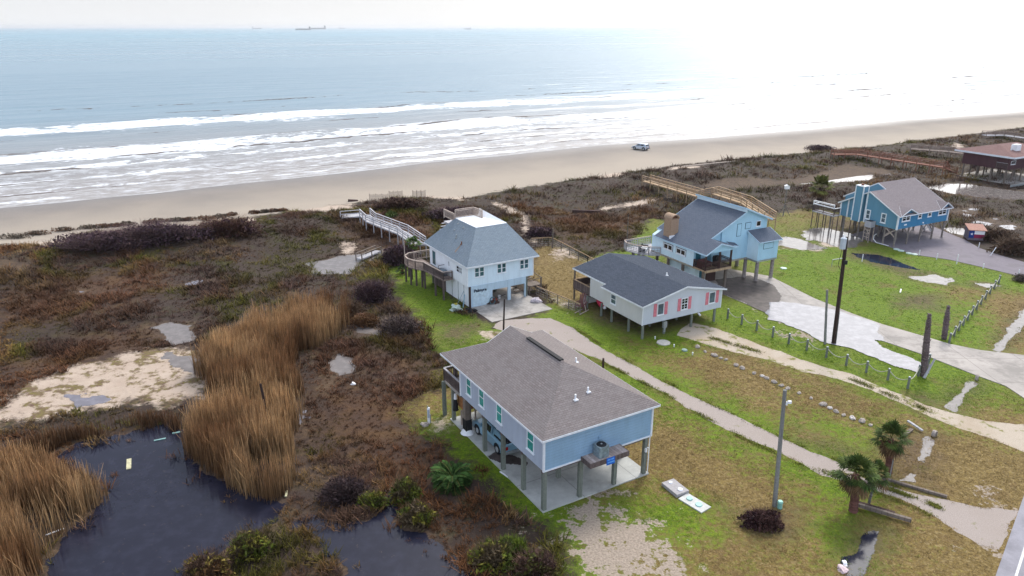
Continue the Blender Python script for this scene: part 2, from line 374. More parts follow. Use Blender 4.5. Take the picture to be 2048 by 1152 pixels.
def field(polys, x, y):
    f = np.full(np.shape(x), -12.)
    for P in polys: f = np.maximum(f, sdist(x, y, GP(P)))
    return np.clip(f, -12, 12)

def graded(lo, a, b, hi, step, g=1.25):
    m = list(np.arange(a, b+1e-6, step)); s = step
    while m[-1] < hi: s *= g; m.append(m[-1]+s)
    s = step
    while m[0] > lo: s *= g; m.insert(0, m[0]-s)
    return np.array(m)
gx = graded(-9000, -95, 130, 9000, .75); gy = np.concatenate([graded(-9000, 24, 125, 124, .5)[:-1], graded(0, 125, 290, 9000, 1.5)[graded(0, 125, 290, 9000, 1.5) >= 125]])
gy = np.unique(gy); X, Y = np.meshgrid(gx, gy); Zg = gz(X, Y)
nx, ny = len(gx), len(gy); idx = np.arange(nx*ny).reshape(ny, nx)
Fq = np.stack([idx[:-1, :-1], idx[:-1, 1:], idx[1:, 1:], idx[1:, :-1]], -1).reshape(-1, 4)
def ground_material():
    t = NT('ground_cover'); O = t.tc.outputs['Object']
    n1 = t.noise(.09, 6, .6); n2 = t.noise(.5, 6, .62); n3 = t.noise(2.6, 5, .65); n4 = t.noise(8, 5, .72); n5 = t.noise(4.3, 5, .72, dist=.6)
    k = t.math('ADD', t.math('MULTIPLY', t.math('SUBTRACT', n2, .5), 9.), t.math('MULTIPLY', t.math('SUBTRACT', n3, .5), 5.))
    def mask(a, w=.5, amp=.45, off=0.): return t.rng(t.math('ADD', t.attr(a), t.math('MULTIPLY_ADD', k, amp, off)), -w, w)
    scrub = t.mix(t.rng(n1, .38, .6), (.030, .018, .012), (.046, .029, .022))
    scrub = t.mix(t.rng(n2, .5, .7), scrub, (.040, .036, .010)); scrub = t.mix(t.rng(n3, .52, .75, 0, .5), scrub, (.075, .046, .028))
    scrub = t.mix(t.rng(n4, .5, .8, 0, .8), scrub, (.03, .022, .02))
    rust = t.mix(t.rng(n2, .35, .65), (.05, .024, .014), (.10, .048, .018)); col = t.mix(t.math('MULTIPLY', mask('rust', 3., .8), .8), scrub, rust)
    dry = t.mix(t.rng(n3, .35, .68), (.13, .085, .02), (.26, .18, .052)); dry = t.mix(t.rng(n4, .42, .62, 0, .85), dry, (.075, .046, .016)); dry = t.mix(t.rng(n5, .5, .66, 0, .7), dry, (.32, .24, .11))
    grn = t.mix(t.rng(n3, .35, .65), (.05, .105, .002), (.115, .185, .003)); grn = t.mix(t.rng(n4, .46, .66, 0, .75), grn, (.22, .25, .008)); grn = t.mix(t.rng(n5, .5, .68, 0, .6), grn, (.018, .045, .002))
    gsel = t.rng(t.math('ADD', t.math('ADD', t.math('MULTIPLY', t.attr('green'), .22), t.math('MULTIPLY', t.attr('dryz'), -.22)), t.math('ADD', t.math('MULTIPLY', t.math('SUBTRACT', n2, .5), 4.5), t.math('MULTIPLY', t.math('SUBTRACT', n3, .5), 5.5))), -.75, .75)
    gsel = t.math('MULTIPLY', gsel, t.rng(t.attr('green'), -5, .5, .62, 1.))
    lawn = t.mix(gsel, dry, grn)
    lawn = t.mix(t.math('MULTIPLY', t.rng(t.noise(.25, 5, .6, dist=1), .55, .68), .6), lawn, (.14, .085, .035))
    col = t.mix(mask('lawn', .6, .5), col, lawn)
    col = t.mix(t.math('MULTIPLY', mask('mud', 1.2, .6), .8), col, t.mix(t.rng(n3, .4, .6), (.07, .045, .028), (.12, .075, .045)))
    grav = t.mix(t.rng(n4, .35, .65), (.21, .165, .12), (.39, .32, .26)); col = t.mix(mask('gravel', .3, 1.7, -.9), col, grav)
    sand = t.mix(t.rng(n2, .35, .7), (.38, .295, .23), (.46, .37, .295)); sand = t.mix(t.rng(n4, .5, .8, 0, .35), sand, (.38, .30, .24))
    gr2 = t.math('MULTIPLY', t.rng(t.noise(.55, 7, .68), .49, .56), t.rng(t.attr('inland'), 0, 5, 0, 1))     # growth creeping over inland sand
    sand = t.mix(gr2, sand, t.mix(t.rng(n3, .4, .6), (.16, .13, .04), (.13, .08, .055)))
    col = t.mix(mask('sand', .5, .6), col, sand)
    # beach: dry sand towards the dunes, darker packed and wet sand towards the sea
    bs = t.mix(t.rng(n4, .35, .75), (.355, .30, .24), (.31, .26, .21)); bs = t.mix(t.rng(n3, .62, .8, 0, .4), bs, (.25, .20, .165))
    wet = t.rng(t.math('ADD', t.attr('shore'), t.math('MULTIPLY', t.math('SUBTRACT', n1, .5), 22.)), 1., 24., 1., 0.)
    bs = t.mix(wet, bs, (.185, .165, .15))
    trk = t.noise(.6, 3, .5, stretch=(1., 1., 1.))
    bm = t.rng(t.math('ADD', t.attr('dune'), t.math('MULTIPLY', k, .9)), -.5, .5); col = t.mix(bm, bs, col)
    wr = t.rng(t.attr('shore'), -2., 9., 1, 0)
    t.bump(t.math('ADD', t.math('MULTIPLY', n4, .5), t.math('MULTIPLY', n3, 1.2)), .12, t.put and .6)
    return t.fin(col, t.rng(wr, 0, 1, .9, .28), 0, .3)
gr = fast('ground', np.stack([X.ravel(), Y.ravel(), Zg.ravel()], 1), Fq, ground_material(), smooth=True); tag(gr, kind='structure')
def put_attr(o, name, v):
    a = o.data.attributes.new(name, 'FLOAT', 'POINT'); a.data.foreach_set('value', np.asarray(v, np.float32).ravel())
FLAWN = field(Z_LAWN, X, Y); FSAND = field(Z_SAND, X, Y)
POND_A = [(60, 1300), (95, 1152), (110, 1110), (140, 1060), (190, 1010), (225, 985), (170, 950), (115, 915), (150, 880), (250, 872), (345, 843), (380, 860), (372, 900), (405, 940), (450, 978), (520, 992), (565, 1008), (545, 1040), (520, 1060), (480, 1090), (440, 1115), (380, 1160), (330, 1300)]
POND_B = [(640, 1300), (687, 1152), (650, 1120), (640, 1075), (600, 1050), (626, 1040), (690, 1055), (718, 1046), (745, 1034), (765, 1028), (772, 985), (790, 985), (800, 1036), (840, 1060), (857, 1087), (870, 1110), (910, 1130), (960, 1170), (1000, 1300)]
PONDS = [(POND_A, 'pond', .25), (POND_B, 'pond', .35), ([(0, 533), (-60, 530), (-60, 552), (0, 550), (40, 549), (65, 541), (35, 532)], 'puddle', .3), ([(80, 485), (105, 477), (130, 484), (105, 494), (84, 492)], 'puddle', .2),
 ([(140, 585), (165, 575), (182, 582), (160, 593)], 'marshw', .5), ([(625, 528), (660, 515), (720, 508), (765, 500), (775, 508), (720, 525), (690, 545), (640, 545)], 'puddle', .35), ([(700, 652), (722, 642), (765, 660), (775, 668), (735, 668), (712, 678)], 'puddle', .3),
 ([(655, 728), (680, 708), (708, 718), (705, 742), (680, 752), (660, 742)], 'puddle', .2), ([(655, 756), (668, 752), (670, 770), (655, 768)], 'marshw', .2), ([(585, 838), (612, 820), (612, 860), (596, 880)], 'marshw', .3), ([(310, 655), (345, 645), (385, 650), (390, 680), (350, 690), (318, 680)], 'puddle', .3),
 ([(330, 715), (380, 705), (420, 735), (415, 760), (370, 735)], 'puddle', .3), ([(130, 790), (180, 790), (215, 800), (160, 812)], 'marshw', .4), ([(360, 570), (430, 556), (440, 562), (380, 574)], 'marshw', .4), ([(590, 945), (615, 930), (640, 950), (615, 960)], 'marshw', .3),
 ([(1400, 374), (1440, 362), (1500, 358), (1560, 362), (1607, 356), (1654, 343), (1691, 332), (1730, 336), (1779, 340), (1779, 349), (1735, 346), (1757, 356), (1735, 360), (1654, 367), (1560, 370), (1470, 378)], 'puddle', .28),
 ([(1855, 374), (1891, 367), (1935, 368), (2000, 378), (2060, 385), (2060, 402), (2010, 398), (1966, 396), (1904, 387), (1860, 378)], 'puddle', .08), ([(1945, 446), (1962, 437), (1998, 436), (2006, 447), (1984, 453)], 'marshw', .4), ([(2010, 452), (2013, 443), (2030, 446), (2045, 455), (2019, 458)], 'marshw', .3),
 ([(1880, 455), (1920, 458), (1950, 468), (1935, 476), (1895, 466)], 'puddle', .3), ([(1905, 422), (1945, 410), (1960, 425), (1930, 432)], 'marshw', .5), ([(1960, 305), (1995, 298), (1990, 308), (1965, 311)], 'puddle', .3),
 ([(1600, 462), (1640, 456), (1690, 464), (1720, 478), (1725, 490), (1690, 494), (1655, 486), (1620, 478)], 'puddle', .4), ([(1550, 474), (1600, 478), (1645, 496), (1600, 498), (1555, 488)], 'puddle', .35),
 ([(1825, 556), (1868, 547), (1900, 556), (1888, 568), (1850, 563)], 'puddle', .3), ([(1945, 566), (1985, 568), (2000, 572), (1975, 576)], 'puddle', .15), ([(1990, 700), (2005, 672), (2048, 618), (2080, 590), (2080, 610), (2048, 645), (2018, 690), (1998, 703)], 'puddle', .12),
 ([(1894, 815), (1905, 795), (1935, 765), (1948, 762), (1957, 768), (1940, 785), (1925, 805), (1908, 823)], 'puddle', .1), ([(1858, 874), (1868, 882), (1862, 905), (1848, 925), (1828, 920), (1840, 900)], 'puddle', .15),
 ([(1800, 962), (1820, 943), (1833, 950), (1836, 968)], 'puddle', .1), ([(1718, 1075), (1740, 1058), (1768, 1060), (1760, 1095), (1735, 1130), (1720, 1145), (1700, 1160), (1690, 1120), (1705, 1105)], 'pond', .15),
 ([(1700, 506), (1760, 511), (1840, 540), (1800, 538), (1740, 524)], 'pond', .2)]
WPOLY = [(np.array(GP(P)), m) for P, m, a in PONDS]
FMUD = field(Z_MUD, X, Y)
for P_, m_ in WPOLY: FMUD = np.maximum(FMUD, np.clip(sdist(X, Y, P_), -12, 1.)+.1)
for n_, f_ in (('lawn', FLAWN), ('green', field(Z_GREEN, X, Y)), ('dryz', field(Z_DRY, X, Y)), ('sand', FSAND), ('rust', field(Z_RUST, X, Y)), ('mud', FMUD), ('gravel', field(Z_GRAVEL, X, Y)),
               ('shore', np.clip(dshore(X, Y), -50, 120)), ('dune', np.clip(ddune(X, Y), -60, 60)), ('inland', np.clip(ddune(X, Y)-25, -60, 60))): put_attr(gr, n_, f_)

# ------------------------------------------------------------------ sea
def build_sea():
    off = [-4.]; st = .5
    while off[-1] < 60000:
        off.append(off[-1]+st); st = .5 if off[-1] < 130 else (1.6 if off[-1] < 420 else st*1.25)
    off = np.array(off); ss = graded(-60000, -240, 420, 60000, 4., 1.3); A, Of = np.meshgrid(ss, off)
    xs, ys = XY(A, shore_n(A)+Of+0*A)
    ph = Of+7*(fbm(A, Of*.3, 60, 3)-.5)
    amp = np.clip(Of/25, 0, 1)*np.exp(-Of/420.)
    z = amp*(.26*np.sin(ph*2*np.pi/13)+.20*np.sin(ph*2*np.pi/8.1+fbm(A, Of, 40, 2)*6)+.12*np.sin(ph*2*np.pi/4.3+fbm(A, Of, 22, 2)*7))
    w0 = 6*(fbm(A, A*0, 70, 3)-.5)
    for b, h, wd in ((112, .9, 2.6), (60, .8, 2.2), (34, .35, 1.6)):
        g = fbm(A+b*5, A*0, 30, 3); z = z+h*np.clip(g*1.7-.25, 0, 1)*np.exp(-((Of-b-w0*(b/60))/wd)**2)
    V = np.stack([xs.ravel(), ys.ravel(), (-.15+z).ravel()], 1); i = np.arange(A.size).reshape(A.shape)
    F = np.stack([i[:-1, :-1], i[:-1, 1:], i[1:, 1:], i[1:, :-1]], -1).reshape(-1, 4)
    t = NT('sea_water'); of = t.attr('off'); al = t.attr('along'); cv = t.n('ShaderNodeCombineXYZ'); t.l(al, cv.inputs[0]); t.l(of, cv.inputs[1]); C = cv.outputs[0]
    big = t.noise(.012, 3, .5, vec=C, stretch=(1, 2.2, 1)); wob = t.attr('wob')
    lace = t.noise(.75, 6, .72, vec=C, stretch=(.35, 1, 1)); pat = t.noise(.022, 4, .65, vec=C, stretch=(1, 1.2, 1)); fine = t.noise(2.2, 4, .7, vec=C, stretch=(.5, 1, 1))
    def band(b, w, soft, amt, lc):
        d = t.math('SUBTRACT', of, t.math('MULTIPLY_ADD', wob, b/60., float(b)))
        core = t.rng(t.math('ABSOLUTE', t.math('ADD', d, w*.9)), w*.4, w*(1+soft), 1., 0.)
        v = t.math('ADD', t.math('MULTIPLY', core, amt), t.math('MULTIPLY', t.math('SUBTRACT', lace, .5), lc))
        v = t.math('ADD', v, t.math('MULTIPLY', t.math('SUBTRACT', pat, .5), 2.6)); return t.math('MULTIPLY', t.rng(v, .47, .66), t.rng(core, 0, .15))
    f = band(112, 7.5, .9, .84, 3.)
    for a in ((60, 8, .9, .84, 3.), (38, 3, 1., .72, 3.), (24, 2.2, .9, .72, 2.3), (14, 2, 1., .6, 2.4), (5, 1.2, 1, .6, 2.)): f = t.math('MAXIMUM', f, band(*a))
    sheet = t.math('MULTIPLY', t.rng(t.math('ADD', lace, t.math('MULTIPLY', fine, .4)), .68, .80), t.rng(of, 60, 20, 0, .5)); f = t.math('MAXIMUM', f, sheet)
    edge = t.rng(t.math('ABSOLUTE', t.math('ADD', of, t.math('MULTIPLY', lace, .8))), .15, .8, .8, 0.); f = t.math('MAXIMUM', f, edge)
    deep = t.mix(t.rng(of, 5, 140), (.30, .27, .25), (.21, .29, .34)); deep = t.mix(t.rng(of, 200, 3000), deep, (.18, .33, .40))
    # shaded face of each rolling wave painted brown, just seaward of its foam
    for b in (112, 60, 34):
        d = t.math('SUBTRACT', of, t.math('MULTIPLY_ADD', wob, b/60., float(b))); m = t.math('MULTIPLY', t.rng(t.math('ABSOLUTE', t.math('SUBTRACT', d, .8)), .5, 2.0, 1., 0.), t.rng(t.noise(.03, 3, .6, vec=C, stretch=(1, .05, 1)), .46, .58))
        deep = t.mix(m, deep, (.10, .075, .05))
    face = None  # wave faces' shade painted as dark broken lines, with their gloss cut
    fn = t.noise(.045, 4, .7, vec=C, stretch=(1, .6, 1)); jig = t.math('MULTIPLY', t.math('SUBTRACT', t.noise(.12, 3, .6, vec=C, stretch=(1, .4, 1)), .5), 7.)
    for b, wd in ((168, .7), (136, .6), (113.5, 1.1), (86, .7), (61.5, 1.1), (47, .7), (35, .6), (22, .4), (11, .3)):
        d = t.math('ADD', t.math('SUBTRACT', of, t.math('MULTIPLY_ADD', wob, b/60., float(b))), t.math('MULTIPLY', jig, min(1, b/60.)))
        q = t.math('MULTIPLY', t.rng(t.math('ABSOLUTE', d), wd*.4, wd*1.3, 1., 0.), t.rng(t.math('ADD', fn, t.math('MULTIPLY', t.math('SUBTRACT', lace, .5), .25)), .40+.0004*b, .47+.0004*b)); face = q if face is None else t.math('MAXIMUM', face, q)
    f = t.math('MULTIPLY', f, t.math('SUBTRACT', 1., face)); deep = t.mix(face, deep, (.115, .095, .085))
    col = t.mix(f, deep, (.70, .72, .74)); slick = t.math('MULTIPLY', t.rng(t.noise(.004, 4, .6, vec=C, stretch=(.35, 3., 1)), .53, .60), t.rng(of, 500, 900))
    wav = t.noise(.10, 4, .55, vec=C, stretch=(.10, 1, 1)); w2 = t.noise(.5, 4, .6, vec=C, stretch=(.22, 1, 1)); w3 = t.noise(3., 3, .6, vec=C, stretch=(.5, 1, 1))
    h = t.math('ADD', t.math('MULTIPLY', wav, 5.), t.math('ADD', t.math('MULTIPLY', w2, 1.2), t.math('MULTIPLY', w3, .22)))
    t.bump(h, .55, .55); rg = t.math('MAXIMUM', t.math('MULTIPLY', f, .8), t.rng(slick, 0, 1, .30, .18))
    m = t.fin(col, t.math('MAXIMUM', rg, t.math('MULTIPLY', face, .9)), 0, t.math('MULTIPLY_ADD', face, -.47, .5), IOR=1.333)
    o = fast('sea', V, F, m, smooth=True); put_attr(o, 'off', Of); put_attr(o, 'along', A); put_attr(o, 'wob', w0+0*Of); tag(o, kind='structure')
build_sea()

# ------------------------------------------------------------------ flat water and paving sheets
def water_mat(name, c, rough=.06, weed=.0):
    t = NT(name); n = t.noise(1.2, 5, .65); n2 = t.noise(6, 4); col = t.mix(t.rng(n, .45, .7, 0, .8), c, tuple(x*1.5+.003 for x in c))
    if weed: col = t.mix(t.rng(t.noise(2.2, 6, .75), .62, .70, 0, weed), col, (.14, .10, .07))
    t.bump(n2, .0015, .12); return t.fin(col, t.rng(t.noise(.8, 3), .4, .7, rough, rough+.06), 0, .5, IOR=1.333)
M['pond'] = water_mat('dark_pond_water', (.014, .0145, .026), .06, .6); M['puddle'] = water_mat('shallow_puddle_water', (.16, .14, .13), .07, .35); M['puddle2'] = water_mat('pale_puddle_water', (.26, .25, .26), .06, 0.)  # driveway puddle: part of the bright sky reflection is put into its base colour
M['marshw'] = water_mat('marsh_water', (.16, .15, .17), .12, .5)
def ragged(P, amp=.35, sc=1.6, step=.25, seed=0):
    out = []; P = np.asarray(P, float)
    for i in range(len(P)):
        a = P[i]; b = P[(i+1) % len(P)]; n = max(1, int(np.hypot(*(b-a))/step))
        for k in range(n): out.append(a+(b-a)*k/n)
    out = np.array(out); nx_ = fbm(out[:, 0]+seed*13.3, out[:, 1], sc, 4)-.5; ny_ = fbm(out[:, 0]-51, out[:, 1]+seed*7.7, sc, 4)-.5
    return np.stack([out[:, 0]+nx_*amp*3, out[:, 1]+ny_*amp*3], 1)
def sheet(name, P, z, mat, amp=0., sc=1.6, step=.25, thick=0., kind='structure', seed=0, world=False):
    Q = np.asarray(P if world else GP(P)); Q = ragged(Q, amp, sc, step, seed) if amp else Q
    bm = bmesh.new(); vs = [bm.verts.new((a, b, z)) for a, b in Q]; f = bm.faces.new(vs); f.normal_update()
    if f.normal.z < 0: f.normal_flip()
    if thick:
        r = bmesh.ops.extrude_face_region(bm, geom=[f]); bmesh.ops.translate(bm, vec=(0, 0, -thick), verts=[v for v in r['geom'] if isinstance(v, bmesh.types.BMVert)]); bmesh.ops.recalc_face_normals(bm, faces=bm.faces)
    bmesh.ops.triangulate(bm, faces=[q for q in bm.faces if len(q.verts) > 4])
    me = bpy.data.meshes.new(name); bm.to_mesh(me); bm.free(); me.materials.append(mat); me.uv_layers.new(name='UVMap')
    o = bpy.data.objects.new(name, me); COL.objects.link(o); tag(o, kind=kind); return o
PONDPOLY = []
def water_sheet(P, m, amp, z=.012, name='water', seed=0, cell=None):
    Q = np.array(GP(P)); PONDPOLY.append((Q, m)) if name == 'water' else None
    lo = Q.min(0)-1.5; hi = Q.max(0)+1.5; ext = max(hi-lo); far = Q[:, 1].mean(); c = cell or max(.07, far/700., ext/330.)
    xs = np.arange(lo[0], hi[0], c); ys = np.arange(lo[1], min(hi[1], 400), c); xx, yy = np.meshgrid(xs, ys); cx, cy = xx+c/2, yy+c/2
    d = sdist(cx, cy, Q); k = 1+far/90.
    d = d+amp*k*5.0*(fbm(cx+seed*9, cy, 1.7*k, 5)-.5)+amp*2.6*(fbm(cx, cy+seed*5, .5*k, 3)-.5)
    if m == 'marshw': d = d-.55*k*np.clip(fbm(cx-7, cy, .9*k, 4)*2-.85, 0, 1)*3
    keep = (d > 0)[:-1, :-1]; i = np.arange(xx.size).reshape(xx.shape)
    F = np.stack([i[:-1, :-1], i[:-1, 1:], i[1:, 1:], i[1:, :-1]], -1)[keep]
    if not len(F): return None
    u, inv = np.unique(F, return_inverse=True); V = np.stack([xx.ravel()[u], yy.ravel()[u], np.full(len(u), z)], 1)
    return tag(fast(name, V, inv.reshape(-1, 4), M[m]), kind='structure')
for i, (P, m, a) in enumerate(PONDS): water_sheet(P, m, a, seed=i)
def gravel_mat(name, a, b, c, grass=.62):
    t = NT(name); n = t.noise(16, 4, .7); n2 = t.noise(1.0, 6, .62); n3 = t.noise(.35, 4)
    col = t.mix(t.rng(n, .3, .72), a, b); col = t.mix(t.rng(n3, .45, .65, 0, .5), col, c)
    col = t.mix(t.rng(n2, grass, grass+.07, 0, .9), col, t.mix(t.rng(n, .4, .6), (.20, .17, .05), (.12, .15, .02)))
    t.bump(n, .03, .6); return t.fin(col, .95, 0, .15)
M['gravel'] = gravel_mat('shell_gravel', (.27, .225, .20), (.40, .345, .31), (.31, .26, .225)); M['shell'] = gravel_mat('pale_shell', (.36, .30, .235), (.50, .43, .35), (.33, .25, .17), .56)
GRAVEL1 = [(985, 655), (1000, 641), (1060, 636), (1100, 637), (1141, 653), (1203, 697), (1256, 725), (1337, 769), (1400, 800), (1475, 833), (1553, 872), (1620, 903), (1676, 923), (1730, 957), (1799, 978), (1880, 998), (1965, 1015), (2035, 1019), (2000, 1100), (1955, 1088), (1914, 1066), (1867, 1032), (1833, 1012), (1792, 995), (1744, 978), (1690, 964), (1642, 950), (1608, 930), (1540, 896), (1475, 869), (1428, 847), (1375, 816), (1331, 787), (1284, 766), (1234, 737), (1194, 716), (1120, 690), (1040, 672)]
SHELL1 = [(1381, 645), (1428, 655), (1506, 684), (1569, 706), (1620, 725), (1702, 748), (1794, 787), (1865, 814), (1894, 823), (1968, 841), (2048, 850), (2120, 860), (2120, 930), (2048, 905), (2000, 884), (1977, 876), (1921, 859), (1865, 835), (1794, 803), (1729, 776), (1673, 757), (1608, 744), (1540, 722), (1459, 703), (1412, 688), (1350, 670)]
DRIVE1 = [(1380, 545), (1440, 535), (1540, 553), (1628, 597), (1705, 628), (1764, 649), (1847, 673), (1897, 688), (1960, 701), (2048, 711), (2120, 716), (2120, 850), (2048, 797), (2012, 773), (1941, 747), (1847, 710), (1767, 683), (1640, 650), (1545, 631), (1444, 588)]
ASPH = [(1700, 470), (1785, 496), (1830, 510), (1900, 520), (1970, 536), (2060, 558), (2300, 610), (2300, 580), (2060, 528), (2000, 511), (1960, 497), (1930, 480), (1905, 470), (1870, 455), (1800, 440)]
sheet('gravel_driveway', GRAVEL1, .006, M['gravel'], .14, 1., .15)
sheet('shell_driveway', SHELL1, .010, M['shell'], .2, 1.2, .15)
sheet('concrete_driveway', DRIVE1, .05, M['drive'], 0, thick=.1); sheet('paved_driveway', ASPH, .04, M['asphalt'], 0, thick=.1)
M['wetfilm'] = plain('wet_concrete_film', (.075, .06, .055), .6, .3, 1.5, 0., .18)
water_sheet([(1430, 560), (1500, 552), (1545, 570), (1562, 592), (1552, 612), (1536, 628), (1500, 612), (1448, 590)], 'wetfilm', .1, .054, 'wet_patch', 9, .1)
PUD = [(1540, 605), (1590, 606), (1628, 612), (1673, 620), (1705, 630), (1747, 644), (1760, 653), (1756, 667), (1764, 681), (1735, 676), (1766, 695), (1800, 708), (1838, 725), (1850, 745), (1800, 735), (1755, 718), (1700, 697), (1640, 684), (1600, 660), (1560, 644), (1535, 640), (1530, 625), (1540, 620)]
water_sheet(PUD, 'puddle2', .14, .056, 'puddle', 4, .08)
ra = G(1991, 1152); rb = G(2050, 985); rd = (Vector(rb)-Vector(ra)).normalized(); rn = Vector((rd.y, -rd.x, 0))
def strip(name, o0, o1, z, mat, lo=-150, hi=400, thick=0): 
    a = Vector(ra); return sheet(name, [tuple((a+rd*l+rn*o)[:2]) for l, o in ((lo, o0), (hi, o0), (hi, o1), (lo, o1))], z, mat, 0, thick=thick, world=True)
strip('road', 0, 7.4, .03, M['road'], thick=.06)
lm = plain('worn_road_paint', (.62, .62, .62), .7, .1, 6, grime=.5); strip('road_edge_line', .75, .87, .035, lm); strip('road_edge_line', 6.5, 6.62, .035, lm)
yl = plain('worn_yellow_paint', (.55, .40, .06), .7, .1, 6, grime=.5); strip('road_centre_line', 3.55, 3.67, .035, yl); strip('road_centre_line', 3.8, 3.92, .035, yl)

# ------------------------------------------------------------------ vegetation
def hsvj(c, n, j=.25): 
    c = np.asarray(c, float); b = 1+(RNG.random((n, 1))-.5)*2*j; return np.clip(c*b*(1+(RNG.random((n, 3))-.5)*.15), 0, 1)
def blades(P, h, lean, w, col, tip=1.3, curve=.35, jit=.0, topw=.25):
    """P (N,3) bases; h,lean,w (N,); each blade two segments (quad + triangle as quads)."""
    n = len(P); a = RNG.random(n)*2*np.pi; d = np.stack([np.cos(a), np.sin(a)], 1); b = a+np.pi/2+(RNG.random(n)-.5)
    s = np.stack([np.cos(b), np.sin(b)], 1)*w[:, None]*.5
    m = P.copy(); m[:, :2] += d*(lean*curve)[:, None]; m[:, 2] += h*.55; t = P.copy(); t[:, :2] += d*lean[:, None]; t[:, 2] += h
    V = np.zeros((n, 6, 3)); V[:, 0] = P; V[:, 0, :2] -= s; V[:, 1] = P; V[:, 1, :2] += s
    V[:, 2] = m; V[:, 2, :2] -= s*.8; V[:, 3] = m; V[:, 3, :2] += s*.8; V[:, 4] = t; V[:, 4, :2] -= s*topw; V[:, 5] = t; V[:, 5, :2] += s*topw
    k = np.arange(n)[:, None]*6; F = np.concatenate([k+np.array([0, 1, 3, 2]), k+np.array([2, 3, 5, 4])]); C = np.repeat(col[:, None, :], 6, 1)
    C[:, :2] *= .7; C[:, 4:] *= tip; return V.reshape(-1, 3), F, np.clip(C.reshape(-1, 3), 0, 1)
def scatter(P, n, margin=0):
    P = np.asarray(P); lo = P.min(0); hi = P.max(0); q = lo+RNG.random((n, 2))*(hi-lo); return q[inpoly(q[:, 0], q[:, 1], P)]
def join(parts):
    V = []; F = []; C = []; k = 0
    for v, f, c in parts: V.append(v); F.append(f+k); C.append(c); k += len(v)
    return np.concatenate(V), np.concatenate(F), np.concatenate(C)
PREF = 'reeds'
# tall golden reeds
REED_A = [(385, 745), (430, 715), (500, 665), (560, 640), (620, 628), (700, 612), (715, 632), (690, 660), (650, 690), (600, 710), (580, 740), (610, 790), (612, 830), (590, 880), (600, 940), (590, 985), (545, 1012), (500, 1000), (440, 975), (385, 935), (362, 900), (375, 860), (425, 825), (415, 790)]
REED_B = [(-80, 960), (0, 950), (60, 930), (110, 945), (150, 965), (225, 985), (228, 1000), (185, 1030), (130, 1080), (95, 1140), (80, 1230), (-150, 1230)]
REED_C = [(20, 905), (60, 888), (130, 872), (250, 850), (330, 838), (375, 845), (372, 862), (250, 872), (150, 882), (115, 900), (60, 930)]
def reeds(P, dens, h0, h1, cols, lean=.35, edge=.5):
    P = ragged(GP(P), .3, 2., .5, 3); lo = P.min(0); hi = P.max(0); q = scatter(P, int(dens*np.prod(hi-lo))); n = len(q)
    x, y = q[:, 0], q[:, 1]; e = sdist(x, y, P[::2]); keep = RNG.random(n) < np.clip(.2+e/edge, 0, 1)*np.clip(4*fbm(x, y, 1.5, 4)-1.45, 0, 1); q = q[keep]; e = e[keep]; x, y = q[:, 0], q[:, 1]; n = len(q)
    h = (h0+(h1-h0)*fbm(x, y, 2.5, 3)*1.2)*(.45+.65*RNG.random(n))*np.clip(.75+e*.3, .6, 1); mixv = np.clip(fbm(x+9, y, 3., 3)*2.2-.6, 0, 1)[:, None]
    c = np.array(cols[0])*(1-mixv)+np.array(cols[1])*mixv; c = c*(1+(RNG.random((n, 1))-.5)*1.0)
    return blades(np.stack([x, y, np.zeros(n)-.02], 1), h, lean*(RNG.random(n)+2.2*(RNG.random(n) < .08))*h/2.5, .02+.035*RNG.random(n), c, 1.75)
GOLD = [(.42, .265, .13), (.19, .095, .042)]
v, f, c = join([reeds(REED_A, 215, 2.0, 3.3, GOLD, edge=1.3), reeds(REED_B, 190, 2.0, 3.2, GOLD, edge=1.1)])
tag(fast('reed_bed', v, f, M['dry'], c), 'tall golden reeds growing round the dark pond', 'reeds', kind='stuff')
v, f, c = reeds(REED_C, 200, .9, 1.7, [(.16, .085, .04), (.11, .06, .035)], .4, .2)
tag(fast('low_reeds', v, f, M['dry'], c), 'low brown reeds between the sand patch and the pond', 'reeds', kind='stuff')

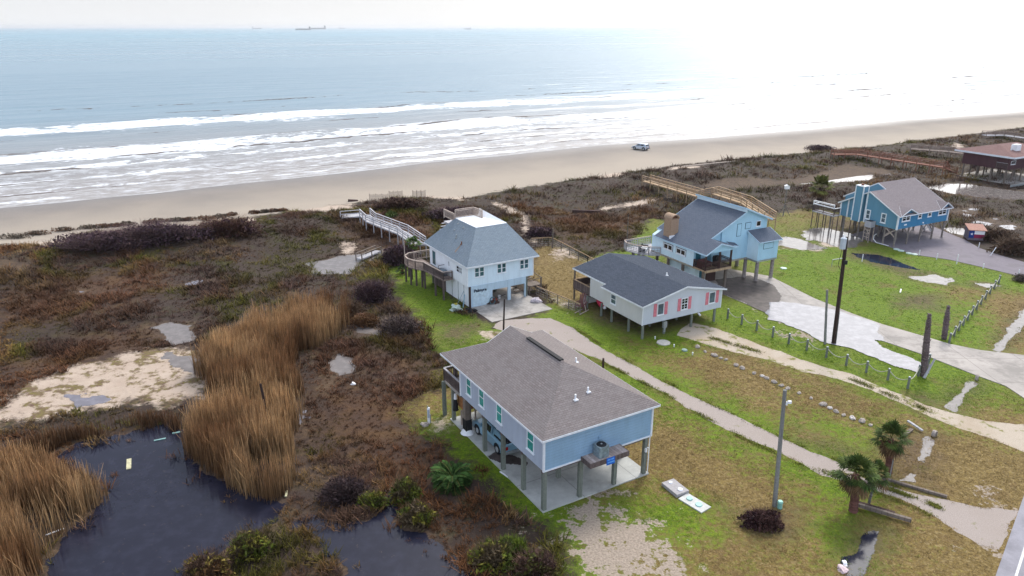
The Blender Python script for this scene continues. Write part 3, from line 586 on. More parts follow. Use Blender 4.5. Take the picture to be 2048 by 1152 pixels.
# brush of the dunes and marsh: twiggy tufts
LF = lambda x, y: field(Z_LAWN, x, y)
def brush(n, x0, x1, y0, y1, size, nb, hr, palette, sel):
    q = np.stack([x0+RNG.random(n)*(x1-x0), y0+RNG.random(n)*(y1-y0)], 1); x, y = q[:, 0], q[:, 1]
    vis = np.abs(x) < (y*.76+10); q = q[vis]; x, y = q[:, 0], q[:, 1]
    ok = (ddune(x, y)+3*(fbm(x, y, 5, 2)-.5) > 1.0) & (LF(x, y)+4*(fbm(x, y, 4, 3)-.5) < -.1) & (field(Z_SAND, x, y)+3.5*(fbm(x+5, y, 3, 3)-.5) < 0)
    for P, m in PONDPOLY:
        d = sdist(x, y, P); ok &= (d < 0) | ((m == 'marshw') & (RNG.random(len(x)) < .22)) | ((m == 'pond') & (d < 1.2) & (RNG.random(len(x)) < .3) & (fbm(x, y, 1.5, 2) > .53))
    for P in (REED_A, REED_B): ok &= ~inpoly(x, y, GP(P)) | (RNG.random(len(x)) < .08)
    s, nn = SN(x, y)
    ok &= ~inpoly(x, y, GP(ASPH)) & (np.hypot(x-63, y-96) > 2.6) & (np.hypot(x+3.7, y-39.2) > 1.9) & ~inpoly(x, y, GP([(925, 612), (972, 664), (1125, 632), (1062, 560), (872, 570)]))
    q = q[ok]; x, y = q[:, 0], q[:, 1]; g = sel(x, y); q = q[g]; x, y = q[:, 0], q[:, 1]; n = len(q)
    lum = fbm(x+80, y-30, 7, 4); rr = field(Z_RUST, x, y); hgt = size*(.35+1.5*np.clip(fbm(x-40, y+60, 3.2, 3)-.3, 0, 1)*1.6)*(.6+.8*RNG.random(n))
    pal = np.array(palette); t = np.clip((fbm(x, y, 12, 4)-.32)/.36, 0, .999)*(len(pal)-1); i = t.astype(int); fr = (t-i)[:, None]; col = pal[i]*(1-fr)+pal[i+1]*fr
    r = np.clip((rr+8*(fbm(x, y, 5, 4)-.5))/5+.5, 0, 1)[:, None]*.85; col = col*(1-r)+np.array((.13, .062, .035))*r; col = col*(.18+1.3*lum[:, None])*np.array((1.06, .95, .80))
    z = gz(x, y); rep = lambda a: np.repeat(a, nb, 0); a = RNG.random(n*nb)*2*np.pi; rad = RNG.random(n*nb)*rep(hgt)*.7
    B = np.stack([rep(x)+np.cos(a)*rad, rep(y)+np.sin(a)*rad, rep(z)-.03], 1); hh = rep(hgt)*(1-.5*RNG.random(n*nb)); cc = rep(col)*(1+(RNG.random((n*nb, 1))-.5)*.9)
    return blades(B, hh*hr, hh*(.4+.9*RNG.random(n*nb)), hh*.07+.02, cc, 1.45, .5)
PAL = [(.075, .040, .026), (.10, .062, .058), (.11, .060, .035), (.075, .075, .014), (.13, .13, .022), (.18, .105, .045), (.095, .060, .060), (.23, .16, .075), (.13, .062, .03)]
near = lambda x, y: y < 62
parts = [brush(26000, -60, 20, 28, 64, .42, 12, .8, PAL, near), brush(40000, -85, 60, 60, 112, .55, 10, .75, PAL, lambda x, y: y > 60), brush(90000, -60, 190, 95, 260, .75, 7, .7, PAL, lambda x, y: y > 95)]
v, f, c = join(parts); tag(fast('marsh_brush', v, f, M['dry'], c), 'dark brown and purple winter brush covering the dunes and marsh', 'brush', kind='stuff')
# grass of the plots: short tufts, thick at rough edges
def grass(n, x0, x1, y0, y1, h, w):
    x = x0+RNG.random(n)*(x1-x0); y = y0+RNG.random(n)*(y1-y0); f = LF(x, y)
    ok = (f > -.6) & (np.abs(x) < y*.76+8)
    for P in (GRAVEL1, SHELL1): ok &= sdist(x, y, GP(P)) < .12
    for P in (DRIVE1, ASPH, PUD): ok &= ~inpoly(x, y, GP(P))
    for P, m in PONDPOLY: ok &= sdist(x, y, P) < .15
    ok &= (field(Z_GRAVEL, x, y)+3*(fbm(x, y, 2, 3)-.5) < .3) & (field(Z_SAND, x, y) < .2); a = Vector(ra)
    ok &= ((x-a.x)*rn.x+(y-a.y)*rn.y) < -.15
    ok &= ~inpoly(x, y, GP([(1086, 1027), (1300, 949), (1110, 770), (891, 841)])) & ~inpoly(x, y, GP([(939, 616), (970, 655), (1110, 628), (1050, 560), (872, 575)])) & (RNG.random(n) < .25+1.5*np.clip(fbm(x, y, 2.5, 3)-.3, 0, 1))
    x, y = x[ok], y[ok]; n = len(x); g = field(Z_GREEN, x, y)*.22-field(Z_DRY, x, y)*.22+3.2*(fbm(x, y, 2., 4)-.5); g = np.clip(g+.5, 0, 1)[:, None]
    col = np.array((.19, .13, .05))*(1-g)+np.array((.085, .14, .006))*g; nb = 5; rep = lambda q: np.repeat(q, nb, 0)
    hh = rep(h*(.4+.9*RNG.random(n)*np.where(g[:, 0] > .5, .7, 1.1))); B = np.stack([rep(x)+(RNG.random(n*nb)-.5)*h*1.6, rep(y)+(RNG.random(n*nb)-.5)*h*1.6, np.zeros(n*nb)-.01], 1)
    return blades(B, hh*.45, hh*1.5*RNG.random(n*nb), w+0*hh, rep(col)*1.5*(1+(RNG.random((n*nb, 1))-.5)*.6), 1.2, .5)
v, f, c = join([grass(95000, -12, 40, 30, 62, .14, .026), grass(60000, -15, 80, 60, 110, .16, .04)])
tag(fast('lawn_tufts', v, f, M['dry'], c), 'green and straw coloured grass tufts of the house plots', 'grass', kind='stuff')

# single shrubs
def shrub(name, label, px, wx, wy, h, cols, n=2600, leaf=.11, cat='shrub', group=None, tw=.5, w=None):
    p = Vector(w) if w else G(*px); z0 = float(gz(p.x, p.y)); t = thing(name, label, cat, (p.x, p.y, z0), 0, group)
    k = int(n*(1-tw)); th = RNG.random(k)*2*np.pi; u = RNG.random(k); el = np.arcsin(u**.8); lob = .72+.5*fbm(np.cos(th)*2+px[0], np.sin(th)*2+el*2, .8, 2); r = lob*(.55+.45*RNG.random(k))
    c = np.stack([np.cos(th)*np.cos(el)*r*wx, np.sin(th)*np.cos(el)*r*wy, np.sin(el)*r*h+.05], 1)
    V = np.zeros((k, 4, 3)); a = RNG.normal(size=(k, 3)); a /= np.linalg.norm(a, axis=1)[:, None]; b = np.cross(a, RNG.normal(size=(k, 3))); b /= np.linalg.norm(b, axis=1)[:, None]
    s = leaf*(.5+RNG.random(k))[:, None]; V[:, 0] = c-a*s; V[:, 1] = c-b*s*.35; V[:, 2] = c+a*s; V[:, 3] = c+b*s*.35; V[:, :, 2] = np.maximum(V[:, :, 2], .0)
    pal = np.array(cols); cc = pal[(np.clip(fbm(c[:, 0]+px[0], c[:, 1]+c[:, 2], .7, 2)*1.6-.3, 0, .999)*len(pal)).astype(int)]*(.55+.9*RNG.random((k, 1)))
    o = fast('crown', V.reshape(-1, 3), np.arange(k*4).reshape(-1, 4), M['foliage'], np.repeat(cc, 4, 0)); o.parent = t
    m = n-k; a = RNG.random(m)*2*np.pi; rr = np.sqrt(RNG.random(m))*.75; B = np.stack([np.cos(a)*rr*wx*.6, np.sin(a)*rr*wy*.6, np.zeros(m)], 1); hh = h*(.5+.65*RNG.random(m))*(1-.45*rr**2)
    v, f, c2 = blades(B, hh, (.25+.5*RNG.random(m))*max(wx, wy)*.8, np.full(m, .022+h*.006), np.array(cols[-1])*(.6+RNG.random((m, 1))*.9)*np.ones((m, 3)), 1.3, .45)
    o = fast('stems', v, f, M['dry'], c2); o.parent = t; return t
PUR = [(.06, .035, .045), (.085, .05, .065), (.10, .06, .06)]; BRN = [(.07, .04, .03), (.11, .065, .04), (.13, .085, .055)]; OLV = [(.06, .075, .012), (.12, .145, .02), (.19, .17, .03), (.11, .08, .045)]
for lab, px, wx, wy, h, cl, n in (
 ('long purple-brown thicket behind the sandy dune edge, farthest left', (215, 505), 8, 3.2, 1.7, PUR, 5200), ('purple-brown thicket right of the long one, centre of three', (315, 493), 8, 3., 1.9, PUR, 5200),
 ('round reddish purple thicket standing alone on the dune sand', (455, 478), 6.0, 2.8, 2.2, [(.07, .035, .045), (.10, .05, .045), (.12, .065, .04)], 4600),
 ('dark leafless bush beside the little footbridge', (800, 528), 2.4, 1.8, 2.2, PUR, 3600), ('tall dark brown bush right of the golden reeds', (745, 600), 2.6, 2.0, 2.1, PUR, 3600), ('dark brown bush against the back of the reeds', (700, 635), 2.2, 1.6, 1.6, BRN, 2600),
 ('greyish mound bush beside the bright pool', (800, 665), 2.3, 1.7, 1.5, [(.07, .05, .05), (.11, .08, .075), (.15, .11, .09)], 3000), ('rusty orange bush left of the greyish mound bush', (730, 650), 1.7, 1.2, 1.1, [(.14, .07, .035), (.18, .095, .045)], 2000),
 ('yellow-green bush leaning over the small pond, right bank', (812, 1000), 1.1, .9, 1.5, OLV, 1900), ('low yellow-green bush on the far bank of the small pond', (745, 1012), 1.1, .7, .9, OLV, 1500), ('olive bush with dead stems below the low green palm', (835, 1045), 1.2, .9, 1.2, OLV, 1900),
 ('bushy olive shrub at the bottom edge under the dark brush', (985, 1128), 1.5, 1.1, 1.3, OLV, 2500), ('bright green shrub at the edge of the gravel, near bottom', (1020, 1110), 1.3, .8, .9, [(.06, .09, .012), (.13, .17, .02)], 2000),
 ('dark bare bush between the two ponds', (690, 1000), 1.8, 1.2, 1.3, [(.045, .03, .03), (.07, .045, .045)], 2600), ('olive yellow brush on the right shore of the big pond', (500, 1110), 1.3, 1.0, 1.5, OLV, 2000), ('orange-brown brush at the bottom edge by the big pond', (420, 1160), 1.5, .9, 1.5, [(.15, .08, .03), (.17, .13, .03), (.10, .06, .04)], 2200),
 ('dead dark thorn bush in front of the grey pole', (1525, 1050), 1.35, .9, .8, [(.045, .02, .022), (.08, .04, .035)], 2400), ('brown bush along the gravel corner', (1070, 1148), 1.5, 1., 1.2, [(.06, .035, .03), (.08, .08, .02), (.12, .07, .05)], 2400),
 ('dense dark bush behind the flag shed', (1990, 480), 3, 2, 1.4, BRN, 2600), ('broad brown bush right of the paved driveway', (2035, 505), 4, 2.2, 1.8, BRN, 3000), ('dark clipped bush behind the far corner of the fenced yard', (1080, 472), 2.2, 1.4, 1.2, PUR, 2000),
 ('large bush on the dune behind the white house', (905, 440), 5, 2., 1.6, PUR, 3200), ('brown bush behind the slatted beach fences', (800, 428), 4.5, 1.6, 1.5, [(.08, .045, .04), (.13, .075, .05)], 3000), ('small fresh green dune shrub beside the grey boardwalk', (783, 441), .9, .7, .8, [(.09, .13, .03), (.14, .18, .05)], 900),
 ('brown rounded brush at the far end of the red boardwalk', (1640, 303), 4, 2, 1.2, PUR, 1800), ('sparse grey bush by the wet ditch edge, far right', (2042, 562), 1.2, .8, .8, [(.10, .08, .07), (.15, .12, .10)], 900)):
    shrub('shrub', lab, px, wx, wy, h, cl, int(n*1.2), .12 if px[1] > 560 else .2)
ORD = ['first', 'second', 'third', 'fourth', 'fifth', 'sixth', 'seventh', 'eighth', 'ninth', 'tenth', 'eleventh', 'twelfth', 'thirteenth', 'fourteenth', 'fifteenth', 'sixteenth', 'seventeenth', 'eighteenth']
for i, (px, w) in enumerate(zip([(30, 478), (75, 470), (130, 463), (177, 458), (206, 456), (232, 454), (254, 451), (300, 448), (319, 445), (350, 443), (376, 441), (412, 440), (440, 437), (464, 433), (511, 429), (530, 428), (548, 427), (565, 426)], [2.2, 1.6, 1.7, 1.3, 1.2, 1.0, 1.2, .9, 1.4, 1.3, .9, 1.6, 1.1, .9, .8, .8, .9, .8])):
    shrub('beach_plant', '%s mound from the left in the row of brown plants along the sand' % ORD[i], px, w*1.35, .9, .32+.14*w, [(.13, .065, .04), (.17, .09, .05), (.10, .07, .05)] if i % 3 else [(.10, .08, .06), (.13, .10, .07)], 420, .16, 'plant', 'mounded plants along the beach edge')

# palms
def fan_palm(label, px, h, r0, lean=(0, 0), nf=30, fr=1.05, skirt=8, trunk=(.11, .05, .04), fcol=((.035, .065, .015), (.085, .12, .025)), seed=1, name='fan_palm'):
    rg = random.Random(seed); p = G(*px); t = thing(name, label, 'palm tree', (p.x, p.y, float(gz(p.x, p.y))))
    m = MB(); seg = 9; P = [Vector((lean[0]*(k/seg)**1.5, lean[1]*(k/seg)**1.5, h*k/seg)) for k in range(seg+1)]
    for k in range(seg): r = r0*(1.25-.35*k/seg); m.cyl(P[k]-Vector((0, 0, .02)), P[k+1], r*1.1, r*.92, 10)
    for k in range(46):      # old leaf bases
        q = rg.random(); c = P[min(seg, int(q*seg))]+Vector((0, 0, 0)); a = rg.random()*6.28; d = Vector((math.cos(a), math.sin(a), 0)); m.beam(c+d*r0*.8, c+d*r0*1.35+Vector((0, 0, .14)), .07, .03)
    m.build('trunk', wood('palm_trunk%d' % seed, trunk, tuple(x*1.8 for x in trunk), .09, 'Y', .7), t)
    def fronds(n, e0, e1, col, droop):
        V = []; F = []; C = []; top = P[-1]
        for i in range(n):
            a = i*2.39996+rg.random()*.5; el = R(e0+(e1-e0)*(i/max(1, n-1))+rg.uniform(-8, 8)); ln = fr*rg.uniform(.75, 1.1); pe = ln*.56
            d = Vector((math.cos(a)*math.cos(el), math.sin(a)*math.cos(el), math.sin(el))); sd = Vector((-math.sin(a), math.cos(a), 0)); up = sd.cross(d)*-1; c0 = top+d*pe-Vector((0, 0, .05*pe))
            b = np.array(col[0])+(np.array(col[1])-np.array(col[0]))*rg.random()
            k = len(V); V += [top-sd*.02, top+sd*.02, c0+sd*.015, c0-sd*.015]; F.append((k, k+1, k+2, k+3)); C += [(.20, .19, .07)]*4
            ns = 17
            for j in range(ns):
                w = (j/(ns-1)-.5)*R(215); L = ln*.52*(1-.22*abs(w)/1.9)*rg.uniform(.85, 1.05); dd_ = d*math.cos(w)+sd*math.sin(w); tip = c0+dd_*L+Vector((0, 0, -droop*L*(.35+.4*abs(math.sin(w)))))
                mid = c0+dd_*L*.55+up*(.05 if j % 2 else -.02); side = (d*-math.sin(w)+sd*math.cos(w))*.055*L/.6
                k = len(V); V += [c0, mid-side, tip, mid+side]; F.append((k, k+1, k+2, k+3)); q = b*rg.uniform(.7, 1.5); C += [tuple(q*.8), tuple(q), tuple(q*1.15), tuple(q)]
        return V, F, C
    V, F, C = fronds(nf, 82, -22, fcol, .35); o = fast('crown', V, F, M['foliage'], np.array(C)); o.parent = t
    if skirt: V, F, C = fronds(skirt, -38, -66, ((.10, .055, .03), (.16, .10, .05)), .5); o = fast('dead_fronds', V, F, M['dry'], np.array(C)); o.parent = t
    return t
fan_palm('stout fan palm with a red-brown trunk, nearest the plank bridge', (1706, 1022), 2.55, .20, (-.2, .05), 27, 1.4, 16, seed=1)
fan_palm('fan palm with a dark trunk standing behind the gravel driveway', (1776, 945), 2.5, .19, (-.2, .05), 25, 1.28, 14, seed=2)
fan_palm('small thin fan palm leaning beside the plank bridge', (1738, 1006), 2.0, .06, (.25, .05), 18, .95, 9, trunk=(.14, .13, .12), seed=3)
fan_palm('fan palm rising behind the deck of the white house', (828, 522), 2.2, .16, (0, 0), 26, 1.2, 4, fcol=((.05, .09, .02), (.10, .17, .03)), seed=4)
fan_palm('low young fan palm in the grass below the round deck', (805, 548), .5, .12, (0, 0), 20, .9, 0, fcol=((.025, .05, .02), (.05, .08, .025)), seed=5)
fan_palm('shaggy yellowish palm at the dune edge, behind the white box tower', (1637, 411), 3.0, .35, (0, 0), 30, 2.2, 14, fcol=((.08, .10, .02), (.16, .16, .04)), trunk=(.05, .03, .03), seed=6)
def date_palm():
    p = G(905, 968); t = thing('date_palm', 'low green feather palm in the brush left of the grey house', 'palm tree', (p.x, p.y, 0)); rg = random.Random(5); m = MB()
    m.cyl((0, 0, 0), (0, 0, .4), .3, .2, 10); m.build('trunk', wood('date_palm_trunk', (.10, .07, .05), (.17, .12, .08), .09, 'Y', .6), t); V = []; F = []; C = []
    for i in range(38):
        a = i*2.39996; el = R(80-75*(i/37)**.8+rg.uniform(-6, 6)); L = rg.uniform(1.2, 1.65); d = Vector((math.cos(a), math.sin(a), 0)); sd = Vector((-math.sin(a), math.cos(a), 0)); b = np.array((.022, .055, .012))+np.array((.03, .05, .012))*rg.random(); q = Vector((0, 0, .35)); e = el; n = 16
        for j in range(n):
            nq = q+(d*math.cos(e)+Vector((0, 0, math.sin(e))))*(L/n); e -= R(5.2); k = len(V); V += [q-sd*.02, q+sd*.02, nq+sd*.015, nq-sd*.015]; F.append((k, k+1, k+2, k+3)); C += [(.14, .15, .04)]*4
            if j > 1:
                for s_ in (-1, 1):
                    ll = .32*math.sin(math.pi*(j+1)/(n+2))+.12; t1 = nq+(sd*s_*.85+d*.55+Vector((0, 0, .28)))*ll; mid = (nq+t1)/2+Vector((0, 0, .04)); w = (d*.06)
                    k = len(V); V += [nq, mid-w, t1, mid+w]; F.append((k, k+1, k+2, k+3)); c = b*rg.uniform(.6, 1.7); C += [tuple(c*.7), tuple(c), tuple(c*1.3), tuple(c)]
            q = nq
    o = fast('crown', V, F, M['foliage'], np.array(C)); o.parent = t
date_palm()
def dead_palm(label, px, h, r, lean, seed):
    rg = random.Random(seed); p = G(*px); t = thing('dead_palm_trunk', label, 'palm trunk', (p.x, p.y, 0), 0, 'headless palm trunks beside the concrete driveway'); m = MB(); n = 12; P = [Vector((lean*k/n, 0, h*k/n)) for k in range(n+1)]
    for k in range(n): q = k/n; rr = r*(1.0+.25*math.sin(q*2.6)-.75*q**2.2); m.cyl(P[k], P[k+1], rr, rr*.93, 9)
    for k in range(150):
        q = rg.random()**.8; a = rg.random()*6.28; c = Vector((lean*q, 0, h*q)); rr = r*(1.0+.25*math.sin(q*2.6)-.75*q**2.2); d = Vector((math.cos(a), math.sin(a), 0)); m.beam(c+d*rr*.8, c+d*(rr+.07)+Vector((0, 0, .10)), .06, .02, 1)
    m.build('trunk', [wood('dead_palm_bark%d' % seed, (.10, .07, .07), (.17, .13, .13), .12, 'Y', .6), plain('leaf_stubs%d' % seed, (.24, .19, .19) if seed == 1 else (.19, .15, .16), .9, .3, 8)], t)
dead_palm('taller headless palm trunk between the puddle and the driveway', (1846, 752), 5.5, .24, -.52, 1); dead_palm('shorter headless palm trunk across the driveway', (1888, 678), 3.25, .22, -.24, 2)

# worn grass strips between the wheel ruts
def rut_grass(lines, n, w):
    B = []
    for L_ in lines:
        P = [G(*q) for q in L_]
        for a, b in zip(P[:-1], P[1:]):
            k = int(n*(b-a).length); u = RNG.random(k)[:, None]; B.append(np.array([a.x, a.y, .01])*(1-u)+np.array([b.x, b.y, .01])*u+np.concatenate([RNG.normal(size=(k, 2))*w, np.zeros((k, 1))], 1))
    B = np.concatenate(B); B = B[RNG.random(len(B)) < np.clip(3*fbm(B[:, 0], B[:, 1], 1.1, 3)-1, 0, 1)]; m = len(B); c = np.array((.17, .20, .03))*(.6+.8*RNG.random((m, 1)))+np.array((.08, .03, .02))*RNG.random((m, 1))
    return blades(B, .05+.05*RNG.random(m), .12*RNG.random(m), np.full(m, .03), c, 1.2, .5)
v, f, c = join([rut_grass([[(1642, 938), (1690, 950)], [(1768, 975), (1850, 1003)], [(1856, 1006), (1886, 1018)]], 900, .13), rut_grass([[(1700, 757), (1794, 796), (1865, 825)], [(1420, 675), (1520, 705)]], 400, .2), rut_grass([[(1120, 690), (1234, 739), (1331, 789), (1475, 871), (1608, 932), (1744, 980), (1867, 1034)], [(1141, 651), (1256, 723), (1400, 798), (1553, 870), (1676, 921), (1799, 976)]], 260, .14)])
tag(fast('rut_grass', v, f, M['dry'], c), 'thin grass creeping over the gravel driveway edges and between its ruts', 'grass', kind='stuff')

# ------------------------------------------------------------------ houses
def frame_at(px, az): p = G(*px); return (p.x, p.y, 0), R(90-az)
def win(par, side, at, a0, a1, z0, z1, style='sash', fm='trim', gm='glass_green', fw=.08, label=None, name='window'):
    """side F: wall y=at facing -y, a = x.  side L: wall x=at facing -x, a = y."""
    m = MB(); g = MB(); D0 = .04
    def bx(mb, p0, p1, q0, q1, d0, d1):
        if side == 'F': mb.box(p0, p1, at-d1, at-d0, q0, q1)
        else: mb.box(at-d1, at-d0, p0, p1, q0, q1)
    bx(m, a0, a0+fw, z0, z1, -.02, D0); bx(m, a1-fw, a1, z0, z1, -.02, D0); bx(m, a0+fw, a1-fw, z0, z0+fw, -.02, D0); bx(m, a0+fw, a1-fw, z1-fw, z1, -.02, D0)
    am = (a0+a1)/2; zm = (z0+z1)/2
    if style in ('sash', 'pair'): bx(m, a0+fw, a1-fw, zm-.025, zm+.025, .0, D0-.006)
    if style in ('pair', 'pairfix'): bx(m, am-.05, am+.05, z0+fw, z1-fw, .0, D0-.003)
    if style == 'grid':
        bx(m, am-.02, am+.02, z0+fw, z1-fw, .0, D0-.004); bx(m, a0+fw, a1-fw, zm-.03, zm+.03, .0, D0-.006)
        for q in (.25, .75): bx(m, a0+fw, a1-fw, z0+(z1-z0)*q-.012, z0+(z1-z0)*q+.012, 0, D0-.012)
    bx(m, a0-.05, a1+.05, z0-.05, z0, -.01, D0+.04)
    f = m.build(name, M[fm], par); bx(g, a0+fw-.005, a1-fw+.005, z0+fw-.005, z1-fw+.005, -.01, .012); g.build('pane', M[gm], f)
    if label: f['label'] = label
    return f
def panel(par, name, side, at, a0, a1, z0, z1, mat, d=.03, label=None):
    m = MB()
    if side == 'F': m.box(a0, a1, at-d, at+.01, z0, z1)
    else: m.box(at-d, at+.01, a0, a1, z0, z1)
    o = m.build(name, mat, par)
    if label: o['label'] = label
    return o
def roof(par, polys, mat, trim, th=.14, name='roof', label=None):
    top = MB(); ed = {}
    for P in polys:
        top.poly(P, 0); top.poly([(x, y, z-th) for x, y, z in P][::-1], 1)
        for i in range(len(P)):
            a, b = tuple(round(q, 3) for q in P[i]), tuple(round(q, 3) for q in P[(i+1) % len(P)]); k = (min(a, b), max(a, b)); ed[k] = ed.get(k, 0)+1
    for (a, b), n in ed.items():
        if n == 1: top.poly([a, b, (b[0], b[1], b[2]-th), (a[0], a[1], a[2]-th)], 1)
    r = top.build(name, [mat, trim], par)
    f = MB()
    for (a, b), n in ed.items():
        if n == 1:
            A = Vector(a); B = Vector(b)
            if (A-B).length > .4: f.beam(A-Vector((0, 0, th*.5+.01)), B-Vector((0, 0, th*.5+.01)), .03, th+.01)
    f.build('fascia', trim, r)
    if label: r['label'] = label
    return r
def posts(par, pts, z0, z1, w, mat, name='post', rnd=False):
    for p in pts:
        m = MB(); x, y = p[:2]; a = p[2] if len(p) > 2 else z0; b = p[3] if len(p) > 3 else z1
        if rnd: m.cyl((x, y, a), (x, y, b), w/2, w/2*.95, 10)
        else: m.box(x-w/2, x+w/2, y-w/2, y+w/2, a, b)
        m.build(name, mat, par)
def railing(par, path, h, mat, topm=None, gap=.14, post=1.6, close=False, bal=True, rails=None, pw=.09, name='railing', solid_=False):
    """path: list of (x,y,z) deck-level corners."""
    m = MB(); P = [Vector(p) for p in path]; U = Vector((0, 0, 1))
    for a, b in zip(P[:-1], P[1:]):
        L = (b-a).length; m.beam(a+U*h, b+U*h, .13, .05, 1); m.beam(a+U*(h-.14), b+U*(h-.14), .04, .09)
        m.beam(a+U*.1, b+U*.1, .04, .09)
        for r_ in (rails or []): m.beam(a+U*r_, b+U*r_, .03, .05)
        n = max(1, int(L/post))
        for i in range(n+1): c = a+(b-a)*i/n; m.box(c.x-pw/2, c.x+pw/2, c.y-pw/2, c.y+pw/2, c.z-.12, c.z+h-.02)
        if solid_: m.beam(a+U*(h*.5), b+U*(h*.5), .03, h-.3)
        elif bal:
            n = int(L/gap)
            for i in range(1, n): c = a+(b-a)*i/n; m.beam(c+U*.1, c+U*(h-.1), .038, .038)
    return m.build(name, [mat, topm or mat], par)
def text_mesh(body, size, depth=.012):
    c = bpy.data.curves.new('lettering', 'FONT'); c.body = body; c.size = size; c.extrude = depth; c.offset = size*.03; o = bpy.data.objects.new('lettering', c); COL.objects.link(o)
    dg = bpy.context.evaluated_depsgraph_get(); me = bpy.data.meshes.new_from_object(o.evaluated_get(dg)); bpy.data.objects.remove(o); return me
M['sh_brown'] = shingle('brown_grey_shingles', (.20, .170, .163), (.27, .235, .225), (.23, .21, .205))
M['sh_blue'] = shingle('blue_grey_shingles', (.20, .25, .295), (.26, .31, .355), (.235, .275, .30))
M['sh_navy'] = shingle('dark_slate_shingles', (.050, .062, .085), (.085, .10, .13), (.065, .08, .11))
M['sh_slate'] = shingle('slate_blue_shingles', (.105, .125, .165), (.145, .165, .205), (.125, .145, .185))
M['sh_taupe'] = shingle('taupe_shingles', (.235, .20, .205), (.29, .25, .25), (.26, .23, .24))
M['sh_red'] = shingle('red_brown_shingles', (.22, .13, .12), (.30, .19, .17), (.25, .16, .15))
M['lap_blue'] = siding('blue_lap_siding', (.27, .42, .57), 'lap', .19); M['panel_grey'] = siding('grey_blue_panel_siding', (.40, .45, .53), 'batten', 1.22, .07, .2, .8)
M['lap_white'] = siding('white_siding_shaded', (.62, .75, .83), 'batten', .62, .05, .15, .86); M['panel_white'] = siding('white_panel_siding', (.80, .83, .86), 'batten', 1.22, .05, .12, .8)  # front siding is the same white, its bluish shade put into the colour
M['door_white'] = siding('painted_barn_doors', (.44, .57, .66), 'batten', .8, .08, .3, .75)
M['lap_pale'] = siding('pale_grey_siding', (.54, .58, .63), 'batten', .3, .04, .08, .9); M['lap_pale2'] = siding('pale_cream_siding', (.56, .56, .54), 'batten', .3, .04, .08, .9)
M['sky_wall'] = siding('sky_blue_siding', (.38, .60, .73), 'batten', .3, .06, .15, .86); M['sky_wall_lit'] = siding('sky_siding_lit', (.62, .77, .84), 'batten', .3, .05, .12, .88)  # side walls' stronger daylight is put into the paler sky tone
M['teal_wall'] = siding('teal_blue_siding', (.115, .265, .37), 'batten', .3, .06, .15, .88); M['teal_front'] = siding('teal_siding_shaded', (.045, .20, .36), 'batten', .3, .06, .15, .88)  # front walls' shade is put into the deeper blue tone
M['red_wall'] = siding('dark_red_siding', (.085, .038, .045), 'lap', .2, .1, .2)

